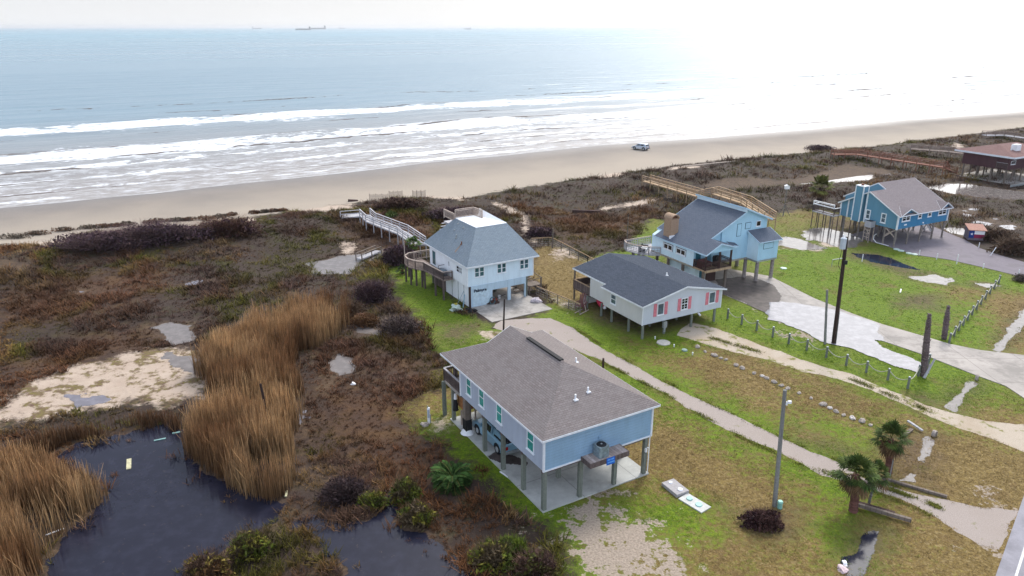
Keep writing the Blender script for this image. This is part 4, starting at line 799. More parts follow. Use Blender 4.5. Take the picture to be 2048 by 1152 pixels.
# house 1: grey-blue house in front
def house_grey():
    loc, rz = frame_at((1085.8, 1026.6), 60)
    t = thing('stilt_house', 'grey-blue house on stilts with a brown hip roof, nearest the camera', 'house', loc, rz)
    MB().box(0, 8.05, 0, 12.7, -.1, .08).build('slab', M['slab'], t)
    posts(t, [(x, y) for x in (.18, 2.75, 5.35, 7.72) for y in (.2, 2.54, 5.08, 7.6, 12.4)]+[(2.75, 10.28), (5.35, 10.28), (7.72, 10.28)]+[(-.05, 13.5, 0, 2.75), (4, 13.5, 0, 2.75), (7.9, 13.5, 0, 2.75)], .07, 2.82, .24, M['post'])
    c = MB(); c.box(.0, .42, 10.05, 10.5, .05, 2.82, 0); c.box(-.03, .45, 10.02, 10.53, .35, 1.2, 1); c.cyl((.2, 10.28, .08), (.2, 10.28, .38), .5, .3, 12, 2); c.build('lift_column', [M['post_old'], M['black'], M['white']], t)
    b = MB()
    for y in (.2, 2.54, 5.08, 7.6, 10.28, 12.4, 13.5): b.box(.02, 8., y-.1, y+.1, 2.62, 2.84)
    b.build('floor_beams', M['deckdark'], t)
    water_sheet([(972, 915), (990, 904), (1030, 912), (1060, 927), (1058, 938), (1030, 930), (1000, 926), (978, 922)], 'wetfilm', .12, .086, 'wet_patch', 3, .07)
    w = MB(); w.box(0, 7.95, 0, 10.75, 2.84, 5.12, 1); w.f = w.f[:]; w.m = [2, 1, 0, 1, 1, 1]      # bottom, top, front, right, back, left
    w.build('wall', [M['lap_blue'], M['panel_grey'], M['deckdark']], t)
    k = MB()
    for x, y in ((0, 0), (7.95, 0), (0, 10.75)): k.box(x-.06, x+.06, y-.06, y+.06, 2.83, 5.1)
    k.box(.06, 7.89, -.03, .0, 2.8, 2.9); k.build('corner_trim', M['trim'], t)
    for a, b_ in ((9.82, 9.1), (8.0, 7.25), (5.6, 4.85), (1.85, 1.05)): win(t, 'L', 0, b_, a, 3.45, 4.85, 'sash', 'trim', 'glass_green', .07)
    e = 5.1; L = [(-.3, -.3, e), (-.3, 13.4, e), (2.17, 10.85, 6.34), (4, 10.85, 7.25), (4, 4.0, 7.25)]
    Rr = [(8-x, y, z) for x, y, z in L][::-1]; Rr = [(x if abs(x-4) > .01 else 4, y, z) for x, y, z in Rr]; Rr = [((8.3 if x > 8 else x), y, z) for x, y, z in Rr]
    r = roof(t, [L[::-1], Rr[::-1], [(-.3, -.3, e), (8.3, -.3, e), (4, 4., 7.25)], [(-.3, 13.4, e), (8.3, 13.4, e), (5.83, 10.85, 6.34), (2.17, 10.85, 6.34)]], M['sh_brown'], M['trim'], .12)
    MB().box(3.86, 4.14, 4.3, 8.4, 7.2, 7.30).build('ridge_vent', M['black'], r)
    for x, y, h in ((3.15, 1.5, .34), (4.25, 1.75, .3), (5.6, 5.0, .3)):
        z = 5.1+.5*(y+.3) if y < 3 else 7.25-.5*(x-4); m = MB(); m.cyl((x, y, z-.1), (x, y, z+h), .055, .055, 8); m.box(x-.14, x+.14, y-.14, y+.14, z-.06, z+.015); m.build('vent_pipe', M['white'], r)
    m = MB(); m.prism([(2.17, 10.8, 6.25), (5.83, 10.8, 6.25), (4, 10.8, 7.12)], (0, .05, 0)); m.build('gable_wall', M['lap_blue'], t)
    MB().box(0, 8, 10.76, 13.6, 2.66, 2.84).build('deck', [M['slab2']], t)
    railing(t, [(.03, 10.8, 2.84), (.03, 13.55, 2.84), (7.95, 13.55, 2.84)], .95, M['deckdark'], M['greywood'], .12)
    posts(t, [(.35, 12.3), (4, 13.3), (7.7, 12.3), (1.2, 13.2)], 2.84, 5.0, .2, M['deckdark'], 'porch_post')
    m = MB(); m.box(.45, 1.5, 11.3, 12.3, 1.25, 2.6); lift = m.build('cargo_crate', solid('crate_board', (.30, .13, .045), .8, var=.2, sc=6), t)
    m = MB(); m.box(.3, .42, 11.4, 11.52, .08, 1.25); m.box(1.4, 1.5, 11.4, 11.5, .08, 1.25); m.box(.3, 1.5, 11.38, 11.46, 1.15, 1.25); m.build('lift_stand', M['rail'], t)
    m = MB(); m.cyl((.2, 12.1, 1.0), (.2, 12.1, 1.9), .22, .12, 8); m.cyl((.2, 12.1, 1.9), (.2, 12.1, 2.3), .13, .1, 8, 1); m.build('hung_bag', [M['black'], M['white']], t)
    # air-conditioner platform
    m = MB(); m.box(2.65, 5.42, -.95, -.02, 2.92, 3.04)
    m.build('platform', wood('platform_boards', (.30, .24, .215), (.48, .41, .38), .19, 'X', .5), t)
    m = MB(); m.box(2.6, 5.46, -1.0, -.95, 2.74, 3.055); m.box(2.6, 2.65, -.95, -.02, 2.74, 3.055); m.box(5.42, 5.46, -.95, -.02, 2.74, 3.055); m.box(2.9, 3.0, -.9, .0, 2.66, 2.92); m.box(5.2, 5.3, -.9, .0, 2.66, 2.92); m.build('platform_rim', M['deckdark'], t)
    m = MB(); m.tube([(7.98, .1, .1), (7.98, .1, 2.7)], .035); m.tube([(7.86, -.02, .08), (7.86, -.02, 2.0), (7.7, -.02, 2.1)], .03); m.box(7.80, 8.0, .28, .42, 1.2, 1.7); m.box(7.6, 7.72, -.04, .08, 1.75, 2.0); m.build('meter_and_pipes', [M['white']], t)
    m = MB(); m.tube([(3.9, -.03, 3.1), (3.95, -.03, 3.9)], .02); m.box(3.86, 4.04, -.06, -.01, 3.85, 4.05); m.build('shutoff_box', M['lap_blue'], t)
    # things standing by it
    a = thing('air_conditioner', 'grey air conditioner unit standing on the wooden platform', 'air conditioner'); a.matrix_world = Matrix.Translation(Vector(loc)) @ Matrix.Rotation(rz, 4, 'Z') @ Matrix.Translation((3.74, -.46, 3.045))
    m = MB(); P = [(-.36, -.30), (-.30, -.36), (.30, -.36), (.36, -.30), (.36, .30), (.30, .36), (-.30, .36), (-.36, .30)]; m.prism([(x, y, 0) for x, y in P], (0, 0, .72)); m.build('casing', plain('ac_casing', (.24, .30, .32), .5, .25, 5, .3), a)
    for k in range(8):
        pass
    m = MB(); m.cyl((0, 0, .715), (0, 0, .76), .31, .28, 20); m.build('fan_grille', M['black'], a); m = MB(); m.cyl((0, 0, .76), (0, 0, .79), .06, .05, 8); m.build('fan_hub', M['metal'], a)
    s = thing('hanging_sign', 'small bright blue sign with pale lettering hung below the platform edge', 'sign'); s.matrix_world = Matrix.Translation(Vector(loc)) @ Matrix.Rotation(rz, 4, 'Z') @ Matrix.Translation((4.05, -1.04, 2.62))
    MB().box(-.3, .3, 0, .03, 0, .46).build('board', solid('blue_sign_paint', (.01, .13, .58), .5), s)
    m = MB(); rg = random.Random(3)
    for z_ in (.31, .12):
        x = -.24
        while x < .22: w_ = rg.uniform(.03, .07); m.box(x, x+w_, -.006, 0, z_+rg.uniform(-.01, .01), z_+.09); x += w_+.02
    m.build('lettering', solid('pale_blue_letters', (.16, .42, .85), .5), s)
    return loc, rz
H1 = house_grey()
def place(o, H, x, y, z, rot=0): o.matrix_world = Matrix.Translation(Vector(H[0])) @ Matrix.Rotation(H[1], 4, 'Z') @ Matrix.Translation((x, y, z)) @ Matrix.Rotation(rot, 4, 'Z'); return o

# house 2: white house with the name on its front
def house_white():
    loc, rz = frame_at((939.3, 615.8), 60)
    t = thing('stilt_house', 'white-walled house with a blue-grey roof, flat white roof terrace and Palmyra on its front', 'house', loc, rz)
    MB().box(.1, 7.1, -4.6, 9.2, -.1, .05).build('slab', M['slab2'], t)
    w = MB(); w.box(-.22, 7.5, -.05, 9.0, 2.28, 4.5); w.m = [2, 1, 0, 0, 0, 1]; w.build('wall', [M['lap_white'], M['panel_white'], M['darkwood']], t); MB().box(2.6, 4.7, 4.2, 4.3, .05, 2.28).build('carport_shade_wall', M['darkwood'], t)  # dark inner wall added to make the carport bay read as shaded
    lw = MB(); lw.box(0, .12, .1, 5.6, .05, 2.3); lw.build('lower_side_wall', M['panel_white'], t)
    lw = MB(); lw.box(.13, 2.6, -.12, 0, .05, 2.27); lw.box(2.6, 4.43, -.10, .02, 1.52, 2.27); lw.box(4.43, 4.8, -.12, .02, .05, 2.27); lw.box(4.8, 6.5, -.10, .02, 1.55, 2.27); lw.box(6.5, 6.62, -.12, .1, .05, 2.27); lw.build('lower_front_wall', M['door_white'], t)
    d = MB(); d.box(.33, 1.1, -.15, -.12, .12, 1.62); d.box(1.14, 2.25, -.15, -.12, .12, 1.62); g = d.build('barn_door', solid('barn_door_paint', (.50, .63, .70), .6, var=.1), t); e = MB(); e.beam((.95, -.16, 1.45), (1.75, -.16, .95), .02, .05, 0, (0, 1, 0)); e.build('brace', M['metal'], g)
    MB().box(-.02, .16, -.1, .12, .05, 2.28).build('corner_post', M['darkwood'], t)
    posts(t, [(6.75, .1), (7.2, 3.), (7.2, 6), (7.2, 8.9), (4.6, 3), (4.6, 6), (4.6, 8.9), (2.5, 8.9), (0, 8.9)], .05, 2.28, .25, M['post'])
    for y in (.1, 1.2, 2.55, 4.0): MB().box(-.035, -.0, y-.04, y+.04, .05, 2.28).build('batten', M['metal'], t)
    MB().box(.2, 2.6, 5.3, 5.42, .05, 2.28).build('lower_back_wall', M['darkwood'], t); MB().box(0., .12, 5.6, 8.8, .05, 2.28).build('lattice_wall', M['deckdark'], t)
    e = .0; E = lambda x, y: 4.5
    A, B, C_, D_ = (-.42, -.42, 4.5), (8.05, -.42, 4.5), (8.05, 10.3, 4.5), (-.42, 10.3, 4.5); zt = 7.3
    a, b, c, d = (2.65, 3.45, zt), (6.4, 3.55, zt), (6.4, 8.3, zt), (2.55, 8.2, zt)
    r = roof(t, [[A, B, b, a], [B, C_, c, b], [C_, D_, d, c], [D_, A, a, d]], M['sh_blue'], M['trim'], .14)
    m = MB(); m.prism([a, b, c, d], (0, 0, .04)); m.poly([(6.4, 3.55, zt+.04), (5.1, 7.7, zt+.04), (5.6, 8.3, zt+.75)]); m.poly([(6.4, 3.55, zt+.04), (6.4, 8.3, zt+.04), (5.6, 8.3, zt+.75)]); m.poly([(5.1, 7.7, zt+.04), (6.4, 8.3, zt+.04), (5.6, 8.3, zt+.75)]); m.build('roof_terrace', plain('white_roof_membrane', (.86, .87, .88), .6, .04, 3), t)
    railing(t, [(2.55, 8.2, zt), (4.85, 8.3, zt), (5.05, 6.6, zt)], .95, M['rail'], M['rail'], .13)
    railing(t, [(2.45, 8.25, zt-.4), (2.45, 10.9, zt-.4)], .9, M['rail'], M['rail'], .2)
    m = MB(); m.box(2.4, 3.9, 8.4, 10.9, 6.3, 6.42); m.box(2.4, 2.5, 10.3, 10.4, 3.0, 6.3); m.box(3.8, 3.9, 10.3, 10.4, 3, 6.3)
    for k in range(8): m.box(2.2, 3.4, 10.9+.28*k, 11.16+.28*k, 6.1-.42*k, 6.15-.42*k)
    m.build('roof_stair', M['greywood'], t)
    for x, y, h in ((.95, 3.5, .3), (1.2, 5.2, .38), (2.2, 5.4, .12), (2.3, 6.9, .12), (1.7, 6.6, .08)):
        z = 4.5+(x+.42)*.91; m = MB(); m.cyl((x, y, z-.1), (x, y, z+h), .06, .06, 8); m.box(x-.1, x+.1, y-.1, y+.1, z-.1, z+.05); m.build('vent_pipe', M['rust'] if x < 1 else M['metal'], r)
    # streak of rust below one vent, a stain lying in the roof surface
    m = MB(); sx = lambda x: 4.5+(x+.42)*.909+.012; m.poly([(.93, 3.45, sx(.93)), (.93, 3.58, sx(.93)), (.2, 3.62, sx(.2)), (.12, 3.3, sx(.12))]); m.build('rust_stain', plain('rust_streak', (.30, .22, .17), .9, .25, 5), r)
    for a0, a1 in ((.6, 1.7), (3.2, 4.25), (5.9, 6.95)):
        for q in (0, 1): win(t, 'F', -.05, a0+q*(a1-a0)*.51, a0+(q+.97)*(a1-a0)*.51-.0, 3.18, 4.2, 'sash', 'trim', 'glass_teal', .06)
    win(t, 'L', -.22, 1.12, 1.72, 3.3, 4.0, 'pair', 'trim', 'glass_dark', .05); win(t, 'L', -.22, 1.76, 2.36, 3.3, 4.0, 'sash', 'trim', 'glass_dark', .05); win(t, 'L', -.22, 4.05, 4.3, 3.3, 3.9, 'fixed', 'trim', 'glass_dark', .05)
    win(t, 'L', -.22, 7.5, 8.5, 2.4, 4.1, 'fixed', 'trim', 'glass_teal', .08, name='sliding_door')
    k = MB(); k.box(-.28, -.16, -.11, .01, 2.27, 4.5); k.box(7.44, 7.56, -.11, .01, 2.27, 4.5); k.box(-.28, -.16, 8.9, 9.02, 2.27, 4.5); k.build('corner_trim', M['trim'], t)
    me = text_mesh('Palmyra', .5); me.materials.append(solid('black_letters', (.02, .03, .05), .5)); o = bpy.data.objects.new('lettering', me); COL.objects.link(o); o.parent = t; o.location = (.45, -.14, 1.62); o.rotation_euler = (math.pi/2, 0, 0); o.scale = (.92, .88, 1)
    # side deck, round end and its rails
    z = 2.25; P = [(-1.35, 3.3), (-1.7, 7.5), (-2.3, 8.4), (-2.75, 9.5), (-2.6, 10.8), (-1.8, 11.5), (-.3, 11.4), (-.2, 9.2), (-.24, 9.0), (-.24, 3.3)]
    m = MB(); m.prism([(x, y, z-.14) for x, y in P], (0, 0, .14)); m.build('deck', M['deckwood'], t)
    railing(t, [(-.3, 3.35, z), (-1.33, 3.35, z), (-1.68, 7.5, z)], .85, M['deckdark'], M['rail'], .12); railing(t, [(-1.68, 7.5, z), (-2.3, 8.4, z), (-2.73, 9.5, z), (-2.58, 10.75, z), (-1.8, 11.45, z), (-.9, 11.4, z)], .9, M['deckwood'], M['rail'], .10)
    railing(t, [(-1.2, 11.4, z), (-.3, 11.35, z), (.9, 11.3, z), (.9, 9.1, z)], .95, M['rail'], M['rail'], .3)
    posts(t, [(-1.3, 3.4), (-1.5, 5.0), (-1.55, 7.7), (-1.62, 8.3), (-2.4, 9.6), (-2.5, 10.8), (-1.6, 11.3), (-1.5, 12.4, 0, 1.8), (-.3, 11.3), (-2.0, 9.0), (-.6, 10.2)], 0, z-.1, .16, M['deckdark'])
    posts(t, [(-2.62, 10.6)], z, z+2.6, .08, M['rail'], 'flag_post')
    m = MB(); m.box(-.95, -.4, 4.3, 5.3, z+.0, z+.62); m.box(-1.0, -.3, 4.9, 6.0, z, z+.42, 1); m.tube([(-1.0, 5.2, z+.4), (-1.0, 5.2, z+1.0), (-.3, 5.2, z+1.0)], .03, 6, 1); m.build('deck_furniture', [M['glass_grey'], M['black']], t)
    m = MB()     # side stair towards the yard
    for k in range(6): m.box(7.3+.0*k, 8.6, 1.6+.28*k, 1.9+.28*k, .95-.0+.22*k, 1.0+.22*k)
    m.box(7.3, 8.9, .3, 1.6, .85, .95); m.box(8.75, 8.87, .3, .42, 0, 1.7); m.box(7.3, 7.4, .3, .4, 0, .9); m.beam((8.85, .3, 1.7), (8.85, 1.6, 1.75), .06, .06); m.beam((8.85, 1.6, 1.75), (8.6, 3.3, 3.0), .06, .08); m.beam((7.3, .3, 1.6), (8.85, .3, 1.7), .06, .06); m.box(8.6, 8.9, .3, 1.6, .3, .85)
    for k in range(4): m.box(6.1, 6.9, 1.2+.3*k, 1.5+.3*k, .2+.2*k, .25+.2*k)
    m.build('side_stair', M['post_old'], t)
    return loc, rz
H2 = house_white()

# house 3: pale house with pink shutters
def house_pink():
    loc, rz = frame_at((1282.3, 677.8), 61)
    t = thing('stilt_house', 'pale grey low house on short stilts with pink shutters and a dark slate roof', 'house', loc, rz); z0, z1 = 1.32, 3.3
    posts(t, [(x, y) for x in (.1, 2.65, 5.97, 8.9) for y in (.0, 2.06, 4.72, 6.43, 8.9)], 0, z0, .26, M['post'], rnd=True)
    w = MB(); w.prism([(0, 0, z0), (9.6, 0, z0), (9.6, 0, z1-.0), (4.85, 0, 4.25), (0, 0, z1)], (0, 6.05, 0), 1, 0); w.m[2] = 2; w.prism([(-.0+.35, 6.05, z0), (9.6, 6.05, z0), (9.6, 6.05, z1), (4.85, 6.05, 4.25), (.35, 6.05, z1+.06)], (0, 2.8, 0), 1, 0); w.build('wall', [M['lap_pale'], M['lap_pale2'], M['darkwood']], t)
    k = MB()
    for x in (0, 9.6): k.box(x-.04, x+.04, -.04, .04, z0-.02, z1)
    k.build('corner_trim', M['trim'], t)
    e, s = 3.28, .2; ridge = 4.38; x0, x1, xr = -.3, 9.95, 4.85
    L = [(x0, -.3, e), (xr, -.3, ridge), (xr, 12.0, ridge), (.3, 12., e+.13), (.3, 6.15, e+.13), (x0, 6.15, e)]
    r = roof(t, [L, [(xr, -.3, ridge), (x1, -.3, e), (x1, 12., e), (xr, 12., ridge)]], M['sh_navy'], M['trim'], .13)
    m = MB(); m.cyl((5.6, 3.5, 4.2), (5.6, 3.5, 4.5), .06, .06, 8); m.box(5.45, 5.75, 3.4, 3.6, 4.15, 4.24); m.build('vent_pipe', M['white'], r)
    pk = solid('pink_shutter', (.62, .20, .24), .7, var=.12)
    for a0, a1, st, gm in ((1.66, 2.46, 'fixed', 'lap_pale'), (4.53, 5.33, 'grid', 'glass_dark'), (7.98, 8.8, 'fixed', 'lap_pale')):
        win(t, 'F', 0, a0, a1, 1.98, 3.14, st, 'trim', 'glass_grey' if st == 'fixed' else gm, .07); panel(t, 'shutter', 'F', 0, a0-.42, a0-.06, 1.93, 3.18, pk, .035); panel(t, 'shutter', 'F', 0, a1+.06, a1+.42, 1.93, 3.18, pk, .035)
    win(t, 'L', 0, 4.0, 4.85, 1.95, 2.95, 'sash', 'trim', 'glass_grey', .07)
    MB().box(.35, 9.6, 8.86, 11.9, z0-.14, z0).build('deck', M['deckdark'], t); railing(t, [(.38, 8.9, z0), (.38, 11.85, z0), (9.55, 11.85, z0)], .9, M['deckdark'], M['tanwood'], .12, solid_=True)
    posts(t, [(.45, 11.8), (4, 11.8), (9.4, 11.8)], 0, e, .14, M['post_old'], 'porch_post'); MB().box(.5, 4, 10.0, 10.1, 0, z0-.14).build('under_deck_panel', M['white'], t)
    m = MB(); m.box(2.5, 2.9, -.12, .12, .6, 1.2); m.box(2.52, 2.7, -.16, -.1, .2, .7); m.build('meter_box', M['metal'], t)
    m = MB(); m.cyl((6.9, .1, 1.2), (6.9, -.2, 1.05), .09, .09, 8); m.build('dryer_vent', M['white'], t)
    return loc, rz
H3 = house_pink()

# house 4: sky blue house
def house_sky():
    p = G(1400+645/5.758, 370+1110/5.758); loc, rz = (p.x, p.y, 0), R(90-62)
    t = thing('stilt_house', 'sky-blue house on piers with a long slate roof and a tan brick chimney', 'house', loc, rz); f0 = 2.52; sl = .5; px_, pz = -5.95, 5.53
    zr = lambda x: pz+sl*(x-px_)
    posts(t, [(0, .1), (2.45, .2), (-.2, 1.7), (2.2, 5.3), (2.3, 9), (-1.5, 5.3), (-1.5, 9), (-4.2, 5.3)], 0, f0-.05, .42, plain('concrete_pier', (.27, .235, .22), .9, .2, 4), 'pier', True)
    posts(t, [(-7.8, 3.5), (-7.8, 6), (-7.8, 8), (-4.6, .2), (-7.8, .2), (-9.6, 10.2, 0, 2.25), (-9.4, 8.6, 0, 2.2), (-7.9, 11.3)], 0, f0-.05, .25, M['post_old'])
    # main body: section along x, extruded back
    xl, xr_ = -8.0, 2.28; yb = 8.9
    P = [(xl, 1.72, f0), (-4.35, 1.72, f0), (-4.35, 1.72, zr(-4.35)-.1), (xl, 1.72, zr(xl)-.1)]
    w = MB(); w.prism(P, (0, yb-1.72, 0), 1, 0); w.prism([(-4.35, 1.5, f0), (xr_, 1.5, f0), (xr_, 1.5, 6.85), (-1.3, 1.5, 8.3), (-1.3, 1.5, zr(-1.3)), (-4.35, 1.5, zr(-4.35)-.08)], (0, yb-1.5, 0), 0, 0); w.build('wall', [M['sky_wall'], M['sky_wall_lit']], t)
    MB().box(xl-.05, xr_+.02, 1.45, yb, f0-.2, f0-.01).build('floor_rim', plain('weathered_rim', (.36, .33, .27), .8, .2), t)
    A = lambda x, y: (x, y, zr(x))
    r = roof(t, [[A(-8.25, -.5), A(-6.25, -.5), A(-6.05, 1.3), A(-1.3, 1.3), A(-1.3, 9.2), A(-7.1, 9.2), A(-7.1, 8.3), A(-8.25, 8.3)][::-1]], M['sh_slate'], M['trim_blue'], .13)
    roof(t, [[A(-6.25, -.5), (-4.0, -.5, 4.75), (-4.0, 1.5, 4.75), A(-6.05, 1.3)]], M['sh_slate'], M['trim_blue'], .12, 'porch_roof')
    roof(t, [[(-1.55, 1.15, 8.42), (2.75, 1.15, 6.72), (2.75, 9.3, 6.72), (-1.55, 9.3, 8.42)]], M['sh_slate'], M['trim_blue'], .16, 'high_roof')
    MB().box(-1.36, -1.26, 1.2, 9.2, zr(-1.3), 8.32).build('clerestory_wall', M['sky_wall_lit'], t)
    g = MB(); g.prism([(-8.0, -.3, 4.42), (-4.25, -.3, 4.42), (-6.2, -.3, 5.36)], (0, .06, 0)); g.build('porch_gable', M['sky_wall'], t)
    # bump-out room
    b = MB(); b.prism([(-.4, -.15, f0), (-.4, 1.5, f0), (-.4, 1.5, 5.5), (-.4, -.15, 4.75)], (3.05, 0, 0), 0, 1); b.build('bay_wall', [M['sky_wall'], M['sky_wall_lit']], t); MB().box(-.42, 2.67, -.17, 1.5, f0-.2, f0-.01).build('bay_rim', M['metal'], t)
    roof(t, [[(-.65, -.5, 4.72), (2.85, -.5, 4.72), (2.85, 1.5, 5.66), (-.65, 1.5, 5.66)]], M['sh_slate'], M['trim_blue'], .1, 'bay_roof')
    roof(t, [[(-3.7, .8, 4.55), (-2.4, .8, 4.3), (-2.4, 1.5, 4.5), (-3.7, 1.5, 4.8)]], M['sh_slate'], M['trim_blue'], .06, 'awning')
    dk = solid('dark_blue_trim', (.03, .06, .10), .6)
    def shut(side, at, a0, a1, z0, z1):
        o = panel(t, 'shuttered_window', side, at, a0, a1, z0, z1, dk, .02); q = MB(); (q.box(a0+.05, a1-.05, at-.035, at, z0+.05, z1-.05) if side == 'F' else q.box(at-.035, at, a0+.05, a1-.05, z0+.05, z1-.05)); q.build('shutter', M['sky_wall'], o)
    shut('F', 1.5, -2.25, -1.6, 5.15, 6.6); shut('F', 1.5, -1.05, -.2, 5.85, 6.6); shut('F', -.15, .35, 1.85, 3.75, 4.45); win(t, 'F', 1.5, .6, 1.3, 5.95, 6.6, 'fixed', 'trim', 'glass_dark', .06)
    for a0, a1 in ((5.2, 6.75), (3.0, 4.55)):
        panel(t, 'window_trim', 'L', -8.0, a0-.08, a1+.08, 3.2, 4.02, dk, .015); win(t, 'L', -8.01, a0, a1, 3.27, 3.95, 'pairfix', 'trim', 'glass_dark', .1)
    win(t, 'F', 1.72, -5.25, -4.45, 3.75, 4.2, 'fixed', 'trim', 'glass_dark', .06); panel(t, 'porch_door', 'F', 1.72, -7.7, -7.0, f0, 4.35, solid('teal_door', (.02, .12, .17), .5)); panel(t, 'screen_door', 'F', 1.72, -6.1, -5.5, f0, 4.3, solid('blue_door', (.12, .30, .42), .5))
    # porch
    MB().box(-8.05, -4.3, -.25, 1.7, f0-.14, f0).build('porch_floor', M['tanwood'], t); railing(t, [(-8., 1.6, f0), (-8., -.2, f0), (-4.35, -.2, f0), (-4.35, 1.4, f0)], .85, M['darkwood'], M['darkwood'], .13)
    posts(t, [(-7.95, -.15), (-6.0, -.15), (-4.4, -.15)], f0, 4.45, .16, M['darkwood'], 'porch_post'); MB().box(-8.05, -4.3, -.3, -.25, f0-.25, f0-.0).build('porch_rim', M['tanwood'], t)
    # ground floor room
    w = MB(); w.box(-7.4, -5.9, 1.9, 6.5, 0, f0-.2); w.build('ground_floor_room', [M['sky_wall_lit']], t); panel(t, 'lower_door', 'F', 1.9, -6.8, -6.2, 0, 2.0, solid('teal_door', (.02, .12, .17), .5)); MB().box(-5.9, -3.9, 2.4, 6, 0, f0-.2).build('storage_wall', M['darkwood'], t)
    # chimney
    br = plain('tan_chimney_brick', (.36, .245, .165), .9, .18, 11); m = MB(); m.box(-7.75, -6.7, 6.0, 7.25, zr(-7.75)-.2, 6.75); m.build('chimney', br, r)
    m = MB(); n = 10; Pt = [(-7.75+.525-.6*math.cos(math.pi*k/n), 5.95, 6.75+.5*math.sin(math.pi*k/n)) for k in range(n+1)]; Pi = [(-7.75+.525-.48*math.cos(math.pi*k/n), 5.95, 6.75+.38*math.sin(math.pi*k/n)) for k in range(n+1)]
    for k in range(n): m.hexa([Pi[k], Pt[k], Pt[k+1], Pi[k+1]]+[(x, y+1.35, z) for x, y, z in (Pi[k], Pt[k], Pt[k+1], Pi[k+1])])
    m.build('chimney_cap', br, r); m = MB(); m.box(-7.7, -6.75, 6.3, 6.4, 6.75, 7.1); m.build('flue', M['rust'], r); MB().box(-7.95, -6.6, 5.85, 6.0, zr(-7.4)-.25, zr(-7.4)+.08).build('flashing', M['white'], r)
    # rear side deck
    Pd = [(-8.05, 7.2), (-9.1, 8.0), (-9.85, 8.9), (-10.35, 10.6), (-9.9, 11.6), (-6.0, 11.6), (-6.0, 9.0), (-8.05, 9.0)]; zd = 2.35; MB().prism([(x, y, zd-.16) for x, y in Pd], (0, 0, .16)).build('deck', M['greywood'], t)
    railing(t, [(x, y, zd) for x, y in [Pd[0], Pd[1], Pd[2], Pd[3], Pd[4], Pd[5]]], .9, M['greywood'], M['rail'], .3, rails=[.3, .5])
    return loc, rz
H4 = house_sky()

